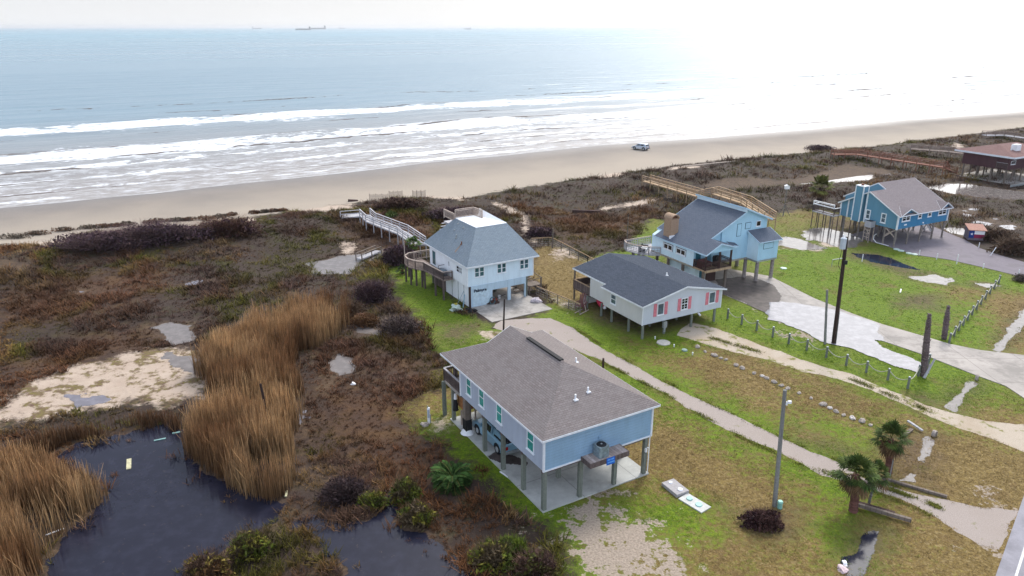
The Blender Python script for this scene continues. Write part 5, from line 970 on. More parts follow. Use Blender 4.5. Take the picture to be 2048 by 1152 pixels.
# house 5: teal house
def house_teal():
    p = G(1630+1120/7.2, 340+1115/7.2); loc, rz = (p.x, p.y, 0), R(90-62)
    t = thing('stilt_house', 'teal-blue house on crooked braced stilts with a tall boxed chimney and taupe roof', 'house', loc, rz); f0 = 2.36; ze = 4.3
    zp = lambda y: 4.18+.49*(y+.35)
    w = MB(); w.prism([(.1, 0, f0), (.1, 4.85, f0), (.1, 4.85, 6.3), (.1, 4.5, zp(4.5)-.08), (.1, 0, ze-.02)], (3.0, 0, 0), 0, 1); w.prism([(3.1, 0, f0), (3.1, 10.5, f0), (3.1, 10.5, 4.6), (3.1, 5.8, zp(5.8)-.08), (3.1, 0, ze-.02)], (7.4, 0, 0), 0, 1)
    w.build('wall', [M['teal_front'], M['teal_wall']], t)
    m = MB(); m.prism([(.35, 4.85, f0), (.35, 8.9, f0), (.35, 8.9, 4.2), (.35, 4.85, 6.1)], (2.8, 0, 0), 0, 1); m.build('rear_wing_wall', [M['teal_front'], M['teal_wall']], t)
    MB().box(-.35, .6, 5.3, 6.45, f0-.08, 7.1).build('chimney', M['teal_wall'], t); m = MB(); m.box(-.42, .67, 5.22, 6.53, 7.0, 7.12)
    for x, y in ((-.37, 5.28), (-.37, 6.47), (.62, 5.28)): m.box(x-.06, x+.06, y-.06, y+.06, f0-.1, 7.05)
    m.build('chimney_trim', M['trim'], t); m = MB(); m.cyl((.1, 5.9, 7.1), (.1, 5.9, 7.35), .18, .2, 10); m.build('flue', M['rust'], t)
    s = [(-.25, -.35, zp(-.35)), (10.75, -.35, zp(-.35)), (10.75, 5.8, zp(5.8)), (3.1, 5.8, zp(5.8)), (3.1, 4.5, zp(4.5)), (-.15, 4.5, zp(4.5))]
    r = roof(t, [s, [(3.1, 5.8, zp(5.8)), (10.75, 5.8, zp(5.8)), (10.75, 10.9, 4.4), (3.1, 10.9, 4.4)], [(-.15, 4.5, zp(4.5)), (3.1, 4.5, zp(4.5)), (3.1, 9.1, 4.2), (-.15, 9.1, 4.2)]], M['sh_taupe'], M['trim'], .12)
    for c, hw in ((1.85, 1.75), (9.55, 1.35)):      # small front gables
        g = [(c-hw, -.4, zp(-.35)-.0), (c, -.4, 5.02), (c+hw, -.4, zp(-.35))]; yb = (5.02-4.18)/.49-.35
        roof(t, [[g[0], g[1], (c, yb, 5.03)], [g[1], g[2], (c, yb, 5.03)]], M['sh_taupe'], M['trim'], .1, 'gable_roof'); MB().prism([(c-hw+.1, -.02, 4.12), (c+hw-.1, -.02, 4.12), (c, -.02, 4.9)], (0, .05, 0)).build('gable_wall', M['teal_front'], t)
    for a0, a1, st, z0, z1 in ((.85, 2.5, 'pair', 3.3, 4.15), (4.1, 4.85, 'sash', 3.35, 4.15), (6.1, 6.9, 'sash', 3.35, 4.15), (8.35, 10.1, 'pair', 3.28, 4.15)): win(t, 'F', 0, a0, a1, z0, z1, st, 'trim', 'glass_dark', .12)
    for a0, a1 in ((4.05, 4.75), (1.7, 2.45)): win(t, 'L', .1, a0, a1, 2.8, 4.1, 'sash', 'trim', 'glass_grey', .12)
    win(t, 'L', .35, 6.6, 7.1, 2.85, 4.15, 'sash', 'trim', 'glass_grey', .1)
    k = MB()
    for x, y, a, b in ((.1, 0, f0, 4.3), (10.5, 0, f0, 4.3), (.1, 4.85, f0, 6.3), (.35, 7.75, f0, 4.8), (.35, 8.9, f0, 4.2)): k.box(x-.09, x+.09, y-.09, y+.09, a-.05, b)
    k.build('corner_trim', M['trim'], t); MB().box(1.5, 2.0, -.03, 0, 2.72, 2.92).build('number_plate', M['trim'], t); MB().box(5.25, 5.45, -.1, 0, 2.6, 2.75).build('lamp', M['white'], t)
    pm = plain('grey_round_pile', (.22, .19, .17), .9, .25, 5)
    posts(t, [(x, y) for x in (.25, 2.8, 5.4, 8., 10.3) for y in (.1, 1.7, 4.3, 5.6, 8., 10.2) if not (x > 3 and y == 1.7)], 0, f0, .24, pm, 'pile', True)
    for a, b in (((.25, .1, 1.2), (.25, 1.7, 2.3)), ((.25, 1.7, 1.25), (.25, .1, 2.3)), ((.25, .9, 1.7), (.25, 1.7, 1.0)), ((2.8, .1, 1.1), (3.9, .1, 2.3)), ((2.8, .1, 1.3), (1.9, .1, 2.3)), ((5.4, .1, 1.2), (6.4, .1, 2.3)), ((10.3, .1, .9), (9.2, .1, 2.3)), ((8., .1, 1.2), (7., .1, 2.3)), ((10.3, .1, 1.2), (11.2, .1, 2.3))): MB().beam(a, b, .08, .12).build('brace', M['rail'] if a[0] < 1 else pm, t)
    # left rear screened deck
    MB().box(-.9, .35, 8.9, 12.6, f0-.14, f0).build('deck', M['greywood'], t); railing(t, [(.3, 8.95, f0), (-.85, 8.95, f0), (-.85, 12.55, f0), (.3, 12.55, f0)], 1.0, M['deckdark'], M['white'], .14, rails=[.55]); railing(t, [(-.85, 9., f0+.95), (-.85, 12.5, f0+.95)], .55, M['white'], M['white'], .4, bal=False, post=3)
    posts(t, [(x, y) for x in (-.8, .2) for y in (9., 10.2, 11.4, 12.5)]+[(.3, 8.), (.3, 7.)], 0, f0, .13, M['deckdark'], 'deck_post', True)
    m = MB(); m.box(-1.0, -.1, 2.95, 3.9, 2.05, 2.85); a = m.build('air_conditioner_box', plain('pale_ac', (.42, .42, .45), .6, .1, 5, .2), t); m = MB(); m.box(-.9, -.2, 3.05, 3.8, 2.85, 2.88); m.build('grille', M['black'], a)
    m = MB()
    for y in (3.0, 3.85):
        m.box(-1.0, -.92, y-.04, y+.04, 0, 2.05); m.box(-.2, -.12, y-.04, y+.04, 0, 2.05)
    for z in (.7, 1.2, 1.7): m.box(-1., -.92, 3.04, 3.81, z-.04, z+.04)
    m.beam((-.96, 3., 1.2), (-.96, 3.85, 2.0), .04, .08); m.build('stand', M['rail'], t)
    m = MB(); m.tube([(-.05, 2.9, .4), (-.05, 2.9, .9), (-.05, 2.6, 1.2)], .05); m.tube([(-.05, 2.9, .4), (-.05, 2.4, .06), (-.05, .6, .06)], .05); m.build('drain_pipe', M['white'], t)
    m = MB()
    for k in range(8): m.box(9.2+.28*k, 9.5+.28*k, 2.2, 3.3, 2.0-.25*k, 2.06-.25*k)
    for y in (2.15, 3.3): m.beam((9.1, y, 2.1), (11.4, y, .05), .06, .24); m.beam((9.1, y, 2.9), (11.4, y, .9), .06, .08); m.box(11.3, 11.4, y-.05, y+.05, 0, .95)
    m.build('stair', M['greywood'], t); m = MB(); m.box(5.4, 6.1, 1.9, 2.4, 1.5, 1.8); m.build('hung_cooler', M['white'], t)
    return loc, rz
H5 = house_teal()

# house 6: dark red house at the right edge
def house_red():
    p = G(1900+765/7.2, 260+765/7.2); loc, rz = (p.x, p.y, 0), R(90-62)
    t = thing('stilt_house', 'dark red house on tall piles with white fascia at the right edge', 'house', loc, rz); f0 = 2.5
    MB().box(-.6, 12, -3, 9, -.1, .12).build('slab', M['slab2'], t)
    w = MB(); w.box(-.45, 12, -.4, 8, f0, 4.75); w.build('wall', M['red_wall'], t); w = MB(); w.box(-.6, .8, 1.6, 4.6, f0, 4.9); w.build('porch_wall', M['red_wall'], t)
    r = roof(t, [[(-1.1, -1.6, 5.0), (13, -1.6, 5.0), (9, 4, 6.4), (3.2, 4, 6.4)], [(-1.1, 9.5, 5.0), (-1.1, -1.6, 5.0), (3.2, 4, 6.4)], [(13, 9.5, 5.), (-1.1, 9.5, 5.), (3.2, 4, 6.4), (9, 4, 6.4)], [(13, -1.6, 5.), (13, 9.5, 5.), (9, 4, 6.4)]], M['sh_red'], M['trim'], .3)
    m = MB(); m.box(3.0, 4.4, .6, 1.6, 5.4, 6.7); m.cyl((2.4, 1.2, 5.5), (2.4, 1.2, 6.6), .12, .12, 8); m.build('rooftop_unit', M['white'], r)
    posts(t, [(x, y) for x in (-.3, 2, 4.8, 7.5) for y in (-.2, 2.4, 5, 7.6)], 0, f0, .3, M['post_old'], 'pile', True)
    railing(t, [(-.6, -.4, f0+.2), (-.6, 1.6, f0+.2)], 1., M['deckdark'], M['greywood']); win(t, 'F', -.4, .3, 1.8, 3.4, 4.1, 'fixed', 'trim', 'glass_dark')
    posts(t, [(-2.5, -1.5), (-2.2, 1.5), (-1.3, -2.6)], 0, 2.6, .1, M['post_old'], 'yard_post', True)
    m = MB(); m.beam((-3.5, -3.2, .35), (8, -3.2, .35), .15, .35); m.build('retaining_edge', M['metal'], t)
    return loc, rz
H6 = house_red()

# ------------------------------------------------------------------ boardwalks, fences, poles
def boardwalk(name, label, pts, width, z, wood_, railm, sp=2.4, h=.95, rails=(.3, .62), cat='boardwalk', sides=(1, 1), board=True):
    """pts: world xy (+ optional deck height)."""
    P = [Vector((p[0], p[1], p[2] if len(p) > 2 else z)) for p in pts]; o = P[0].copy(); o.z = float(gz(o.x, o.y)); t = thing(name, label, cat, tuple(o)); P = [p-o for p in P]; U = Vector((0, 0, 1))
    nr = []
    for i, p in enumerate(P):
        d = ((P[min(i+1, len(P)-1)]-P[i-1 if i else 0])); d.z = 0; d.normalize(); nr.append(Vector((-d.y, d.x, 0))*width/2)
    m = MB()
    for i in range(len(P)-1):
        a, b = P[i], P[i+1]; m.hexa([a-nr[i]-U*.16, a+nr[i]-U*.16, b+nr[i+1]-U*.16, b-nr[i+1]-U*.16, a-nr[i], a+nr[i], b+nr[i+1], b-nr[i+1]])
    m.build('deck', wood_, t)
    for s, use in zip((1, -1), sides):
        if use:
            m = MB()
            for i in range(len(P)-1):
                a, b = P[i]+nr[i]*s, P[i+1]+nr[i+1]*s; m.beam(a+U*h, b+U*h, .16, .06)
                for r_ in rails: m.beam(a+U*r_, b+U*r_, .04, .12)
            m.build('handrail', railm, t)
        for i in range(len(P)-1):
            a, b = P[i]+nr[i]*s*1.02, P[i+1]+nr[i+1]*s*1.02; n = max(1, round((b-a).length/sp))
            for k in range(n if i < len(P)-2 else n+1):
                c = a+(b-a)*k/n; g = float(gz(c.x+o.x, c.y+o.y))-o.z; q = MB(); q.box(c.x-.06, c.x+.06, c.y-.06, c.y+.06, g-.05, c.z+(h if use else -.02)); q.build('post', railm, t)
    return t
g2 = lambda a, b, z=0: tuple(G(a, b, z)[:2])+(z,)
boardwalk('boardwalk', 'silvered grey boardwalk running from the white house towards the beach', [g2(730, 430, 1.5), g2(742, 441, 1.5), g2(806, 466, 1.6), g2(840, 490, 1.9)], 1.5, 1.4, M['greywood'], M['greywood'])
m_ = boardwalk('viewing_platform', 'low weathered platform with posts at the beach end of the grey boardwalk', [g2(684, 432, .9), g2(722, 429, 1.1)], 2.2, 1., M['greywood'], M['greywood'], sides=(0, 1), rails=(.5,), cat='platform')
boardwalk('footbridge', 'short grey footbridge over the marsh pool by the reeds', [g2(718, 517, .35), g2(757, 501, .35)], .9, .35, M['greywood'], M['post_old'], 1.6, .6, (), 'footbridge')
boardwalk('boardwalk', 'long tan timber boardwalk rising behind the sky-blue house', [g2(1292, 361, 1.6), g2(1400, 392, 1.9), g2(1430, 386, 2.1), g2(1492, 406, 2.4), g2(1540, 438, 2.4)], 1.6, 2, M['tanwood'], M['tanwood'], 2.6)
boardwalk('boardwalk', 'reddish timber boardwalk stretching across the dunes behind the teal house', [g2(1665, 308, 1.6), g2(1715, 308, 1.6), g2(1890, 334, 1.6), g2(1906, 344, .4)], 1.6, 1.5, M['redwood'], M['redwood'], 2.8)
boardwalk('boardwalk', 'middle grey-brown boardwalk crossing the marsh towards the red house', [g2(1822, 297, 1.5), g2(1900, 303, 1.5), g2(1990, 315, 1.5)], 1.6, 1.5, M['deckwood'], M['deckwood'], 3)
boardwalk('boardwalk', 'farthest grey boardwalk on the dune crest at the right edge', [g2(1968, 270, 1.6), g2(2010, 270, 1.6), g2(2075, 279, 1.6)], 1.8, 1.5, M['greywood'], M['deckwood'], 3)
def wire_fence(label, pts, h=1.15, sp=2.0, mat=None, gate=None, group=None):
    P = [Vector(tuple(G(a, b)[:2])+(0,)) for a, b in pts]; o = P[0].copy(); t = thing('yard_fence', label, 'fence', tuple(o)); P = [p-o for p in P]; U = Vector((0, 0, 1)); m = MB(); w = MB()
    for a, b in zip(P[:-1], P[1:]):
        m.beam(a+U*h, b+U*h, .06, .10)
        for z in (.08, .35, .62, .89): w.beam(a+U*z, b+U*z, .012, .012)
        n = int((b-a).length/.35)
        for k in range(n): c = a+(b-a)*k/n; w.beam(c+U*.05, c+U*h, .010, .010)
    m.build('rail', mat, t); w.build('wire_mesh', M['metal'], t)
    for a, b in zip(P[:-1], P[1:]):
        n = max(1, round((b-a).length/sp))
        for k in range(n+1): c = a+(b-a)*k/n; q = MB(); q.box(c.x-.05, c.x+.05, c.y-.05, c.y+.05, -.05, h+.0); q.build('post', M['post_old'], t)
    return t
wire_fence('low wood and wire fence from the white house to the pale house', [(1073, 590), (1160, 627)], 1.0, 1.9, M['tanwood'])
wire_fence('wood and wire fence round the far side of the straw-coloured yard', [(1062, 494), (1096, 492), (1106, 493), (1175, 530), (1220, 558)], 1.15, 2.2, M['tanwood'])
q = thing('fence_post', 'tall bare post at the far corner of the straw-coloured yard', 'post', tuple(G(1105, 496))); MB().cyl((0, 0, 0), (0, 0, 2.6), .11, .1, 8).build('pole', M['post_old'], q)
for lab, a, b in (('leftmost slatted sand fence panel on the beach', (740, 411), (777, 411)), ('middle slatted sand fence panel on the beach', (779, 404), (805, 403)), ('rightmost slatted sand fence panel on the beach', (826, 404), (851, 403))):
    A = G(*a); B = G(*b); z = float(gz(A.x, A.y)); t = thing('sand_fence', lab, 'fence', (A.x, A.y, z), 0, 'slatted sand fences on the beach'); d = B-A; m = MB(); n = int(d.length/.14)
    for k in range(n+1): c = d*k/n; m.box(c.x-.03, c.x+.03, c.y-.01, c.y+.01, 0, 1.3+.05*math.sin(k*1.7))
    m.build('slats', plain('sun_bleached_slats', (.36, .28, .21), .9, .2, 5), t); m = MB()
    for z in (.3, 1.0): m.beam(Vector((0, 0, z)), d+Vector((0, 0, z)), .02, .02)
    m.build('wire', M['metal'], t)
    for k in range(4): c = d*k/3; MB().cyl((c.x, c.y+.05, -.1), (c.x, c.y+.05, 1.4), .045, .04, 7).build('post', M['post_old'], t)
def rope_fence(label, pts, h=.95, sag=.42):
    P = [Vector(tuple(G(a, b)[:2])+(0,)) for a, b in pts]; o = P[0].copy(); t = thing('rope_fence', label, 'fence', tuple(o)); P = [p-o for p in P]
    for p in P:
        m = MB(); m.cyl((p.x, p.y, -.05), (p.x, p.y, h+.05), .10, .095, 9); m.cyl((p.x, p.y, h+.05), (p.x, p.y, h+.10), .11, .06, 9, 1); m.build('post', [M['post'], M['metal']], t)
    for a, b in zip(P[:-1], P[1:]):
        m = MB(); n = 10; Q = [a+(b-a)*k/n+Vector((0, 0, h-.05-sag*4*(k/n)*(1-k/n))) for k in range(n+1)]; m.tube(Q, .035, 6); m.build('rope', solid('weathered_rope', (.42, .40, .33), .9), t)
rope_fence('rope fence on posts between the shell drive and the puddle', [(1455, 637), (1483, 649), (1513, 661), (1545, 674), (1577, 688), (1613, 700), (1652, 715), (1692, 731), (1732, 745), (1775, 760), (1815, 777), (1836, 752), (1856, 730)])
rope_fence('rope fence on posts across the driveway, running away beside the wet ditch', [(1898, 686), (1908, 672)]+[(1908+i*8.9, 672-i*10.5) for i in range(1, 11)], .9, .3)
def pole(name, label, px, h, r, mat, lean=0, cat='pole', rt=None):
    p = G(*px); t = thing(name, label, cat, (p.x, p.y, float(gz(p.x, p.y)))); m = MB(); m.cyl((0, 0, -.1), (lean, 0, h), r, rt or r*.75, 12); m.build('pole', mat, t); return t
t = pole('utility_pole', 'tall black utility pole with a grey transformer standing at the big puddle', (1667, 687), 10.0, .19, M['pole_black'], -.34)
m = MB(); m.cyl((-.62, -.15, 9.0), (-.62, -.15, 9.9), .25, .25, 14); m.cyl((-.62, -.15, 9.9), (-.62, -.15, 9.97), .27, .2, 14); m.cyl((-.7, -.15, 9.95), (-.7, -.15, 10.25), .05, .04, 8, 1); m.cyl((-.5, -.1, 9.95), (-.5, -.1, 10.2), .05, .04, 8, 1); m.build('transformer', [plain('transformer_paint', (.45, .50, .54), .5, .08), M['white']], t)
m = MB(); m.beam((-.3, 0, 8.1), (-1.25, 0, 7.95), .05, .05); m.tube([(-1.25, 0, 7.95), (-1.25, 0, 7.3)], .02); m.build('lamp_arm', M['metal'], t); m = MB(); m.tube([(-.5, 0, 9.6), (-.75, -.1, 7.5), (-.25, -.12, 6.7)], .02); m.box(-.36, -.05, -.3, -.14, 7.6, 7.95); m.build('cables', M['black'], t)
m = MB(); m.tube([(.16, -.12, 0), (.02, -.13, 3.2)], .035); m.build('conduit', M['pole_grey'], t)
pole('service_pole', 'thin grey pole beside the black utility pole at the puddle', (1650, 688), 5.2, .12, M['pole_grey'], -.55)
t = pole('lamp_pole', 'bare weathered grey pole in the dry grass, nearest the camera', (1549, 1012), 7.75, .14, M['pole_grey'], -.34); m = MB(); m.box(-.15, .05, -.22, -.1, 7.0, 7.15); m.cyl((-.2, -.16, 6.9), (-.2, -.16, 7.1), .06, .04, 8); m.build('lamp', M['white'], t)
t = thing('utility_pedestal', 'pale green utility pedestal at the foot of the bare grey pole', 'pedestal', tuple(G(1559, 1016))); m = MB(); m.cyl((0, 0, 0), (0, 0, .42), .15, .15, 12); m.cyl((0, 0, .42), (0, 0, .5), .17, .13, 12); m.build('housing', solid('pale_green_plastic', (.25, .50, .42), .5), t)
pole('dark_post', 'dark square-looking post behind the roof ridge of the grey house', (1007, 662), 3.2, .09, M['pole_black'], .1)
pole('short_post', 'short dark wooden post at the edge of the gravel driveway', (1206, 735), .85, .11, M['darkwood'])
pole('leaning_pole', 'leaning dark pole standing in the golden reeds', (545, 870), 4.0, .11, M['pole_black'], -.4)
pole('leaning_pole', 'thin pole rising from the dunes left of the sky-blue house', (1254, 480), 3.6, .045, M['pole_grey'], .0, 'pole')
t = thing('leaning_log', 'weathered log leaning beside the taller headless palm trunk', 'log', tuple(G(1848, 756))); m = MB(); m.cyl((0, 0, 0), (.75, .3, 1.6), .12, .07, 8); m.cyl((.1, .1, 0), (.45, .3, 1.1), .08, .06, 8); m.build('timber', M['greywood'], t)
pz_ = G(1567, 431); t = thing('bird_house_tower', 'white box on a tall thin braced stand at the dune edge', 'bird house', (pz_.x, pz_.y, 0)); m = MB(); m.cyl((0, 0, 0), (0, 0, 4.2), .05, .05, 8)
for a in (0, 2.1, 4.2): m.beam((math.cos(a)*.9, math.sin(a)*.9, 0), (0, 0, 1.7), .06, .06)
m.build('stand', M['pole_grey'], t); m = MB(); m.box(-.33, .33, -.25, .25, 4.1, 4.55); m.prism([(-.38, -.3, 4.55), (.38, -.3, 4.55), (0, -.3, 4.75)], (0, .6, 0)); m.build('box', M['white'], t)
t = thing('small_tower', 'thin dark post stand on the dune right of the red boardwalk end', 'post', tuple(G(1949, 336))); m = MB(); m.cyl((0, 0, 0), (0, 0, 3.6), .12, .08, 8); m.box(-.4, .4, -.3, .3, 0, .7); m.build('stand', M['darkwood'], t)

# ------------------------------------------------------------------ vehicles
def vehicle(name, label, H, x, y, rot, paint, kind, L=4.9, Wd=1.85, h=1.75, loc=None):
    t = thing(name, label, 'car'); (place(t, H, x, y, .08, rot) if H else None)
    if loc: t.location = loc[0]; t.rotation_euler = (0, 0, loc[1])
    hb = .95 if kind == 'suv' else .98; hl = L/2; W2 = Wd/2      # +x is forward
    low = [(-hl, .42), (-hl+.03, hb), (-hl+.2, hb+.03), (hl-1.35, hb+.04), (hl-.35, hb-.10), (hl-.04, hb-.22), (hl, .55), (hl-.06, .36), (-hl+.1, .34)]
    m = MB()
    def loft(sec):     # sec: list of (profile, halfwidth, y-sign order)
        n = len(sec[0][0]); k = len(m.v)
        for pr, y_ in sec: m.v += [(a, y_, b) for a, b in pr]
        for s in range(len(sec)-1):
            for i in range(n): j = (i+1) % n; m.f.append((k+s*n+i, k+s*n+j, k+(s+1)*n+j, k+(s+1)*n+i)); m.m.append(0)
        m.f.append(tuple(k+i for i in range(n))); m.f.append(tuple(k+(len(sec)-1)*n+i for i in range(n))[::-1]); m.m += [0, 0]
    sh = lambda pr, q: [(a*(1-q*.04), b-(q*.09 if b > .9 else 0)) for a, b in pr]
    loft([(sh(low, 1), -W2+.0), (low, -W2+.1), (low, W2-.1), (sh(low, 1), W2)])
    if kind == 'suv': cab = [(-hl+.08, hb), (-hl+.30, h-.10), (-hl+.65, h), (.35, h), (1.0, hb+.02)]
    else: cab = [(-.55, hb), (-.45, h-.05), (.55, h-.02), (1.12, hb+.02)]
    tp = lambda pr, w0: [(a, b) for a, b in pr]
    k = len(m.v); n = len(cab)
    def cabin(cb, wl, wt):
        k = len(m.v); n = len(cb)
        for s in (-1, 1): m.v.extend([(a, s*(wl if b < hb+.05 else wt), b) for a, b in cb])
        for i in range(n-1): m.f.append((k+i, k+i+1, k+n+i+1, k+n+i)); m.m.append(0)
        m.f.append(tuple(k+i for i in range(n))); m.f.append(tuple(k+n+i for i in range(n))[::-1]); m.m += [0, 0]
    cabin(cab, W2-.05, W2-.2)
    if kind == 'pickup': cabin([(-hl+.04, hb), (-hl+.28, h-.06), (-.75, h-.04), (-.68, hb)], W2-.05, W2-.16)
    m.build('body', paint, t)
    def side_glass(pts):
        for s in (-1, 1):
            g = MB(); P = [(a, s*((W2-.05)+(b-hb)/(h-hb)*(-.15)+.012), b) for a, b in pts]; g.prism(P, (0, -s*.02, 0)); g.build('side_window', M['glass_dark'], t)
    def cross(a, b, w0, w1, nm): g = MB(); g.hexa([(a[0], -w0, a[1]), (a[0], w0, a[1]), (b[0], w1, b[1]), (b[0], -w1, b[1])]+[(x+.015*c, y_, z+.015) for (x, y_, z), c in zip([(a[0], -w0, a[1]), (a[0], w0, a[1]), (b[0], w1, b[1]), (b[0], -w1, b[1])], [1 if a[0] > 0 else -1]*4)]); g.build(nm, M['glass_dark'], t)
    if kind == 'suv':
        side_glass([(-hl+.5, hb+.08), (-hl+.55, h-.14), (-1.3, h-.12), (-1.3, hb+.08)]); side_glass([(-1.2, hb+.08), (-1.2, h-.12), (-.3, h-.12), (-.3, hb+.08)]); side_glass([(-.2, hb+.08), (-.2, h-.12), (.33, h-.12), (.85, hb+.08)])
        cross((.95, hb+.08), (.42, h-.06), W2-.15, W2-.28, 'windscreen'); cross((-hl+.10, hb+.1), (-hl+.27, h-.14), W2-.15, W2-.28, 'rear_window')
    else:
        side_glass([(-.4, hb+.08), (-.36, h-.12), (.48, h-.12), (.92, hb+.08)]); side_glass([(-hl+.4, hb+.12), (-hl+.5, h-.16), (-.9, h-.15), (-.88, hb+.12)])
        cross((1.06, hb+.08), (.6, h-.08), W2-.15, W2-.28, 'windscreen'); cross((-hl+.09, hb+.08), (-hl+.25, h-.14), W2-.15, W2-.25, 'rear_window')
    wx = hl*.62
    for sx in (-1, 1):
        for s in (-1, 1):
            g = MB(); g.cyl((sx*wx, s*(W2-.22), .36), (sx*wx, s*(W2+.01), .36), .36, .34, 20); w = g.build('wheel', M['black'], t); g = MB(); g.cyl((sx*wx, s*(W2+.005), .36), (sx*wx, s*(W2+.025), .36), .21, .19, 14); g.build('rim', M['metal'], w)
            g = MB(); P = [(sx*wx-.46, s*(W2+.004), .36)]+[(sx*wx-.46*math.cos(math.pi*k/8), s*(W2+.004), .36+.46*math.sin(math.pi*k/8)) for k in range(1, 9)]; g.poly(P); g.prism(P, (0, -s*.03, 0)); g.build('wheel_arch', M['black'], t)
    for s in (-1, 1):
        g = MB(); g.box(-hl-.015, -hl+.05, s*(W2-.25)-.1, s*(W2-.25)+.1, .68, .9); g.build('tail_light', solid('red_lens', (.35, .01, .01), .3), t); g = MB(); g.box(hl-.12, hl+.01, s*(W2-.3)-.16, s*(W2-.3)+.16, .6, .74); g.build('headlight', M['white'], t)
        g = MB(); g.box(.75, .9, s*(W2+.02)-.06, s*(W2+.02)+.06, hb+.02, hb+.18); g.build('mirror', paint, t)
    g = MB(); g.box(-hl-.08, -hl+.02, -W2+.06, W2-.06, .38, .56); g.box(hl-.06, hl+.05, -W2+.06, W2-.06, .34, .52); g.build('bumper', M['metal'] if kind == 'pickup' else solid('dark_bumper', (.06, .07, .08), .5), t)
    return t
car_p = NT('powder_blue_paint'); car_p = car_p.fin((.20, .36, .47), .3, .25, .5, **{'Coat Weight': .5})
t = vehicle('pickup_truck', 'powder-blue pickup with a camper shell parked under the grey-blue house', H1, 1.55, 8.25, R(90), car_p, 'pickup', 4.6, 1.75, 1.6)
m = MB(); m.box(-.3, .35, -.5, .2, 1.57, 1.62); m.box(-1.0, -.85, -.6, .6, 1.56, 1.62); m.build('roof_cargo', M['white'], t)
suv_p = NT('silver_paint'); suv_p = suv_p.fin((.42, .48, .55), .3, .3, .5, **{'Coat Weight': .5}); p = G(1281, 299.5)
vehicle('beach_car', 'silver sport utility car driving on the wet sand at the waterline', None, 0, 0, 0, suv_p, 'suv', 3.9, 1.7, 1.5, ((p.x, p.y, float(gz(p.x, p.y))), R(140)))

# ------------------------------------------------------------------ yard things
def lid_slab(label, px, w, d, h, rz, mat, lids, lm):
    t = thing('septic_cover', label, 'tank cover', tuple(G(*px)), rz); MB().box(-w/2, w/2, -d/2, d/2, 0, h).build('slab', mat, t)
    for x, y, r in lids:
        m = MB(); m.cyl((x, y, h), (x, y, h+.06), r, r*.92, 18); m.build('lid', lm, t)
grn_p = solid('pale_green_lid', (.30, .50, .46), .5)
lid_slab('grey concrete tank cover with two small openings, nearest the grey-blue house', (1350, 979), 1.45, .95, .22, R(-62), plain('tank_concrete', (.36, .34, .34), .9, .1, 6), [(.4, .05, .16), (-.45, .0, .12)], M['white'])
lid_slab('pale concrete tank cover carrying two round green lids', (1389, 1007), 1.75, .9, .07, R(-52), plain('tank_concrete_pale', (.52, .52, .49), .9, .1, 6), [(-.42, .05, .2), (.3, .02, .22)], grn_p)
t = thing('manhole_cover', 'large round pale concrete lid in the grass by the pale house', 'manhole', tuple(G(1327, 686))); m = MB(); m.cyl((0, 0, 0), (0, 0, .08), .62, .6, 28); m.build('cover', plain('lid_concrete', (.50, .47, .42), .9, .12, 6), t)
t = thing('manhole_cover', 'small round grey-green lid in the grass beside the larger lid', 'manhole', tuple(G(1369, 701))); m = MB(); m.cyl((0, 0, 0), (0, 0, .1), .27, .24, 20); m.build('cover', plain('green_lid', (.22, .30, .27), .7, .2, 6), t)
for lab, px in (('white pipe stub left of the large round lid', (1310, 678)), ('white pipe stub between the two round lids', (1348, 694)), ('white pipe stub right of the small green lid', (1385, 710))):
    t = thing('pipe_stub', lab, 'pipe', tuple(G(*px))); m = MB(); m.cyl((0, 0, 0), (0, 0, .22), .05, .05, 8); m.cyl((0, 0, .22), (0, 0, .26), .065, .065, 8); m.build('pipe', M['white'], t)
# rocks edging the drive
RK = [(1395, 695), (1410, 704), (1429, 712), (1442, 717), (1452, 720), (1472, 731), (1484, 737), (1508, 747), (1524, 753), (1533, 757), (1548, 765), (1562, 772), (1575, 778), (1598, 787), (1622, 797), (1646, 810), (1660, 817), (1672, 824), (1687, 831), (1705, 837), (1724, 843), (1741, 851)]
N2 = ['first', 'second', 'third', 'fourth', 'fifth', 'sixth', 'seventh', 'eighth', 'ninth', 'tenth', 'eleventh', 'twelfth', 'thirteenth', 'fourteenth', 'fifteenth', 'sixteenth', 'seventeenth', 'eighteenth', 'nineteenth', 'twentieth', 'twenty-first', 'twenty-second']
for i, px in enumerate(RK):
    p = G(*px); bm = bmesh.new(); bmesh.ops.create_icosphere(bm, subdivisions=2, radius=1); rg = random.Random(i); s = rg.uniform(.12, .24)
    for v in bm.verts: v.co = Vector((v.co.x*s*1.4, v.co.y*s, v.co.z*s*.8))*(1+.35*(float(fbm(v.co.x*3+i, v.co.y*3+v.co.z*2, .9, 2))-.5)*2)
    me = bpy.data.meshes.new('stone'); bm.to_mesh(me); bm.free(); me.materials.append(solid('white_stone', (.55, .50, .46), .9) if i in (8, 16, 19) else M['stone']); o = bpy.data.objects.new('stone', me); COL.objects.link(o); o.location = (p.x, p.y, s*.25); o.rotation_euler = (0, 0, rg.random()*6)
    tag(o, '%s edging stone counted from the pale house, in the row beside the dirt' % N2[i], 'stone', 'stones edging the shell driveway')
def plank(label, px, L, w, h, rz, mat, z=.0, tilt=0, name='plank'):
    p = G(*px); o = MB().box(-L/2, L/2, -w/2, w/2, 0, h).build(name, mat); o.location = (p.x, p.y, z); o.rotation_euler = (0, tilt, rz); tag(o, label, 'plank'); return o
pale = solid('bleached_yellow_board', (.50, .47, .30), .8, var=.2, sc=8)
plank('wide pale yellow board floating in the middle of the dark pond', (258, 929), 1.3, .28, .05, R(-65), pale, .02); plank('thin white stick floating by the reeds in the lower left of the pond', (110, 1065), .95, .07, .05, R(40), M['white'], .02)
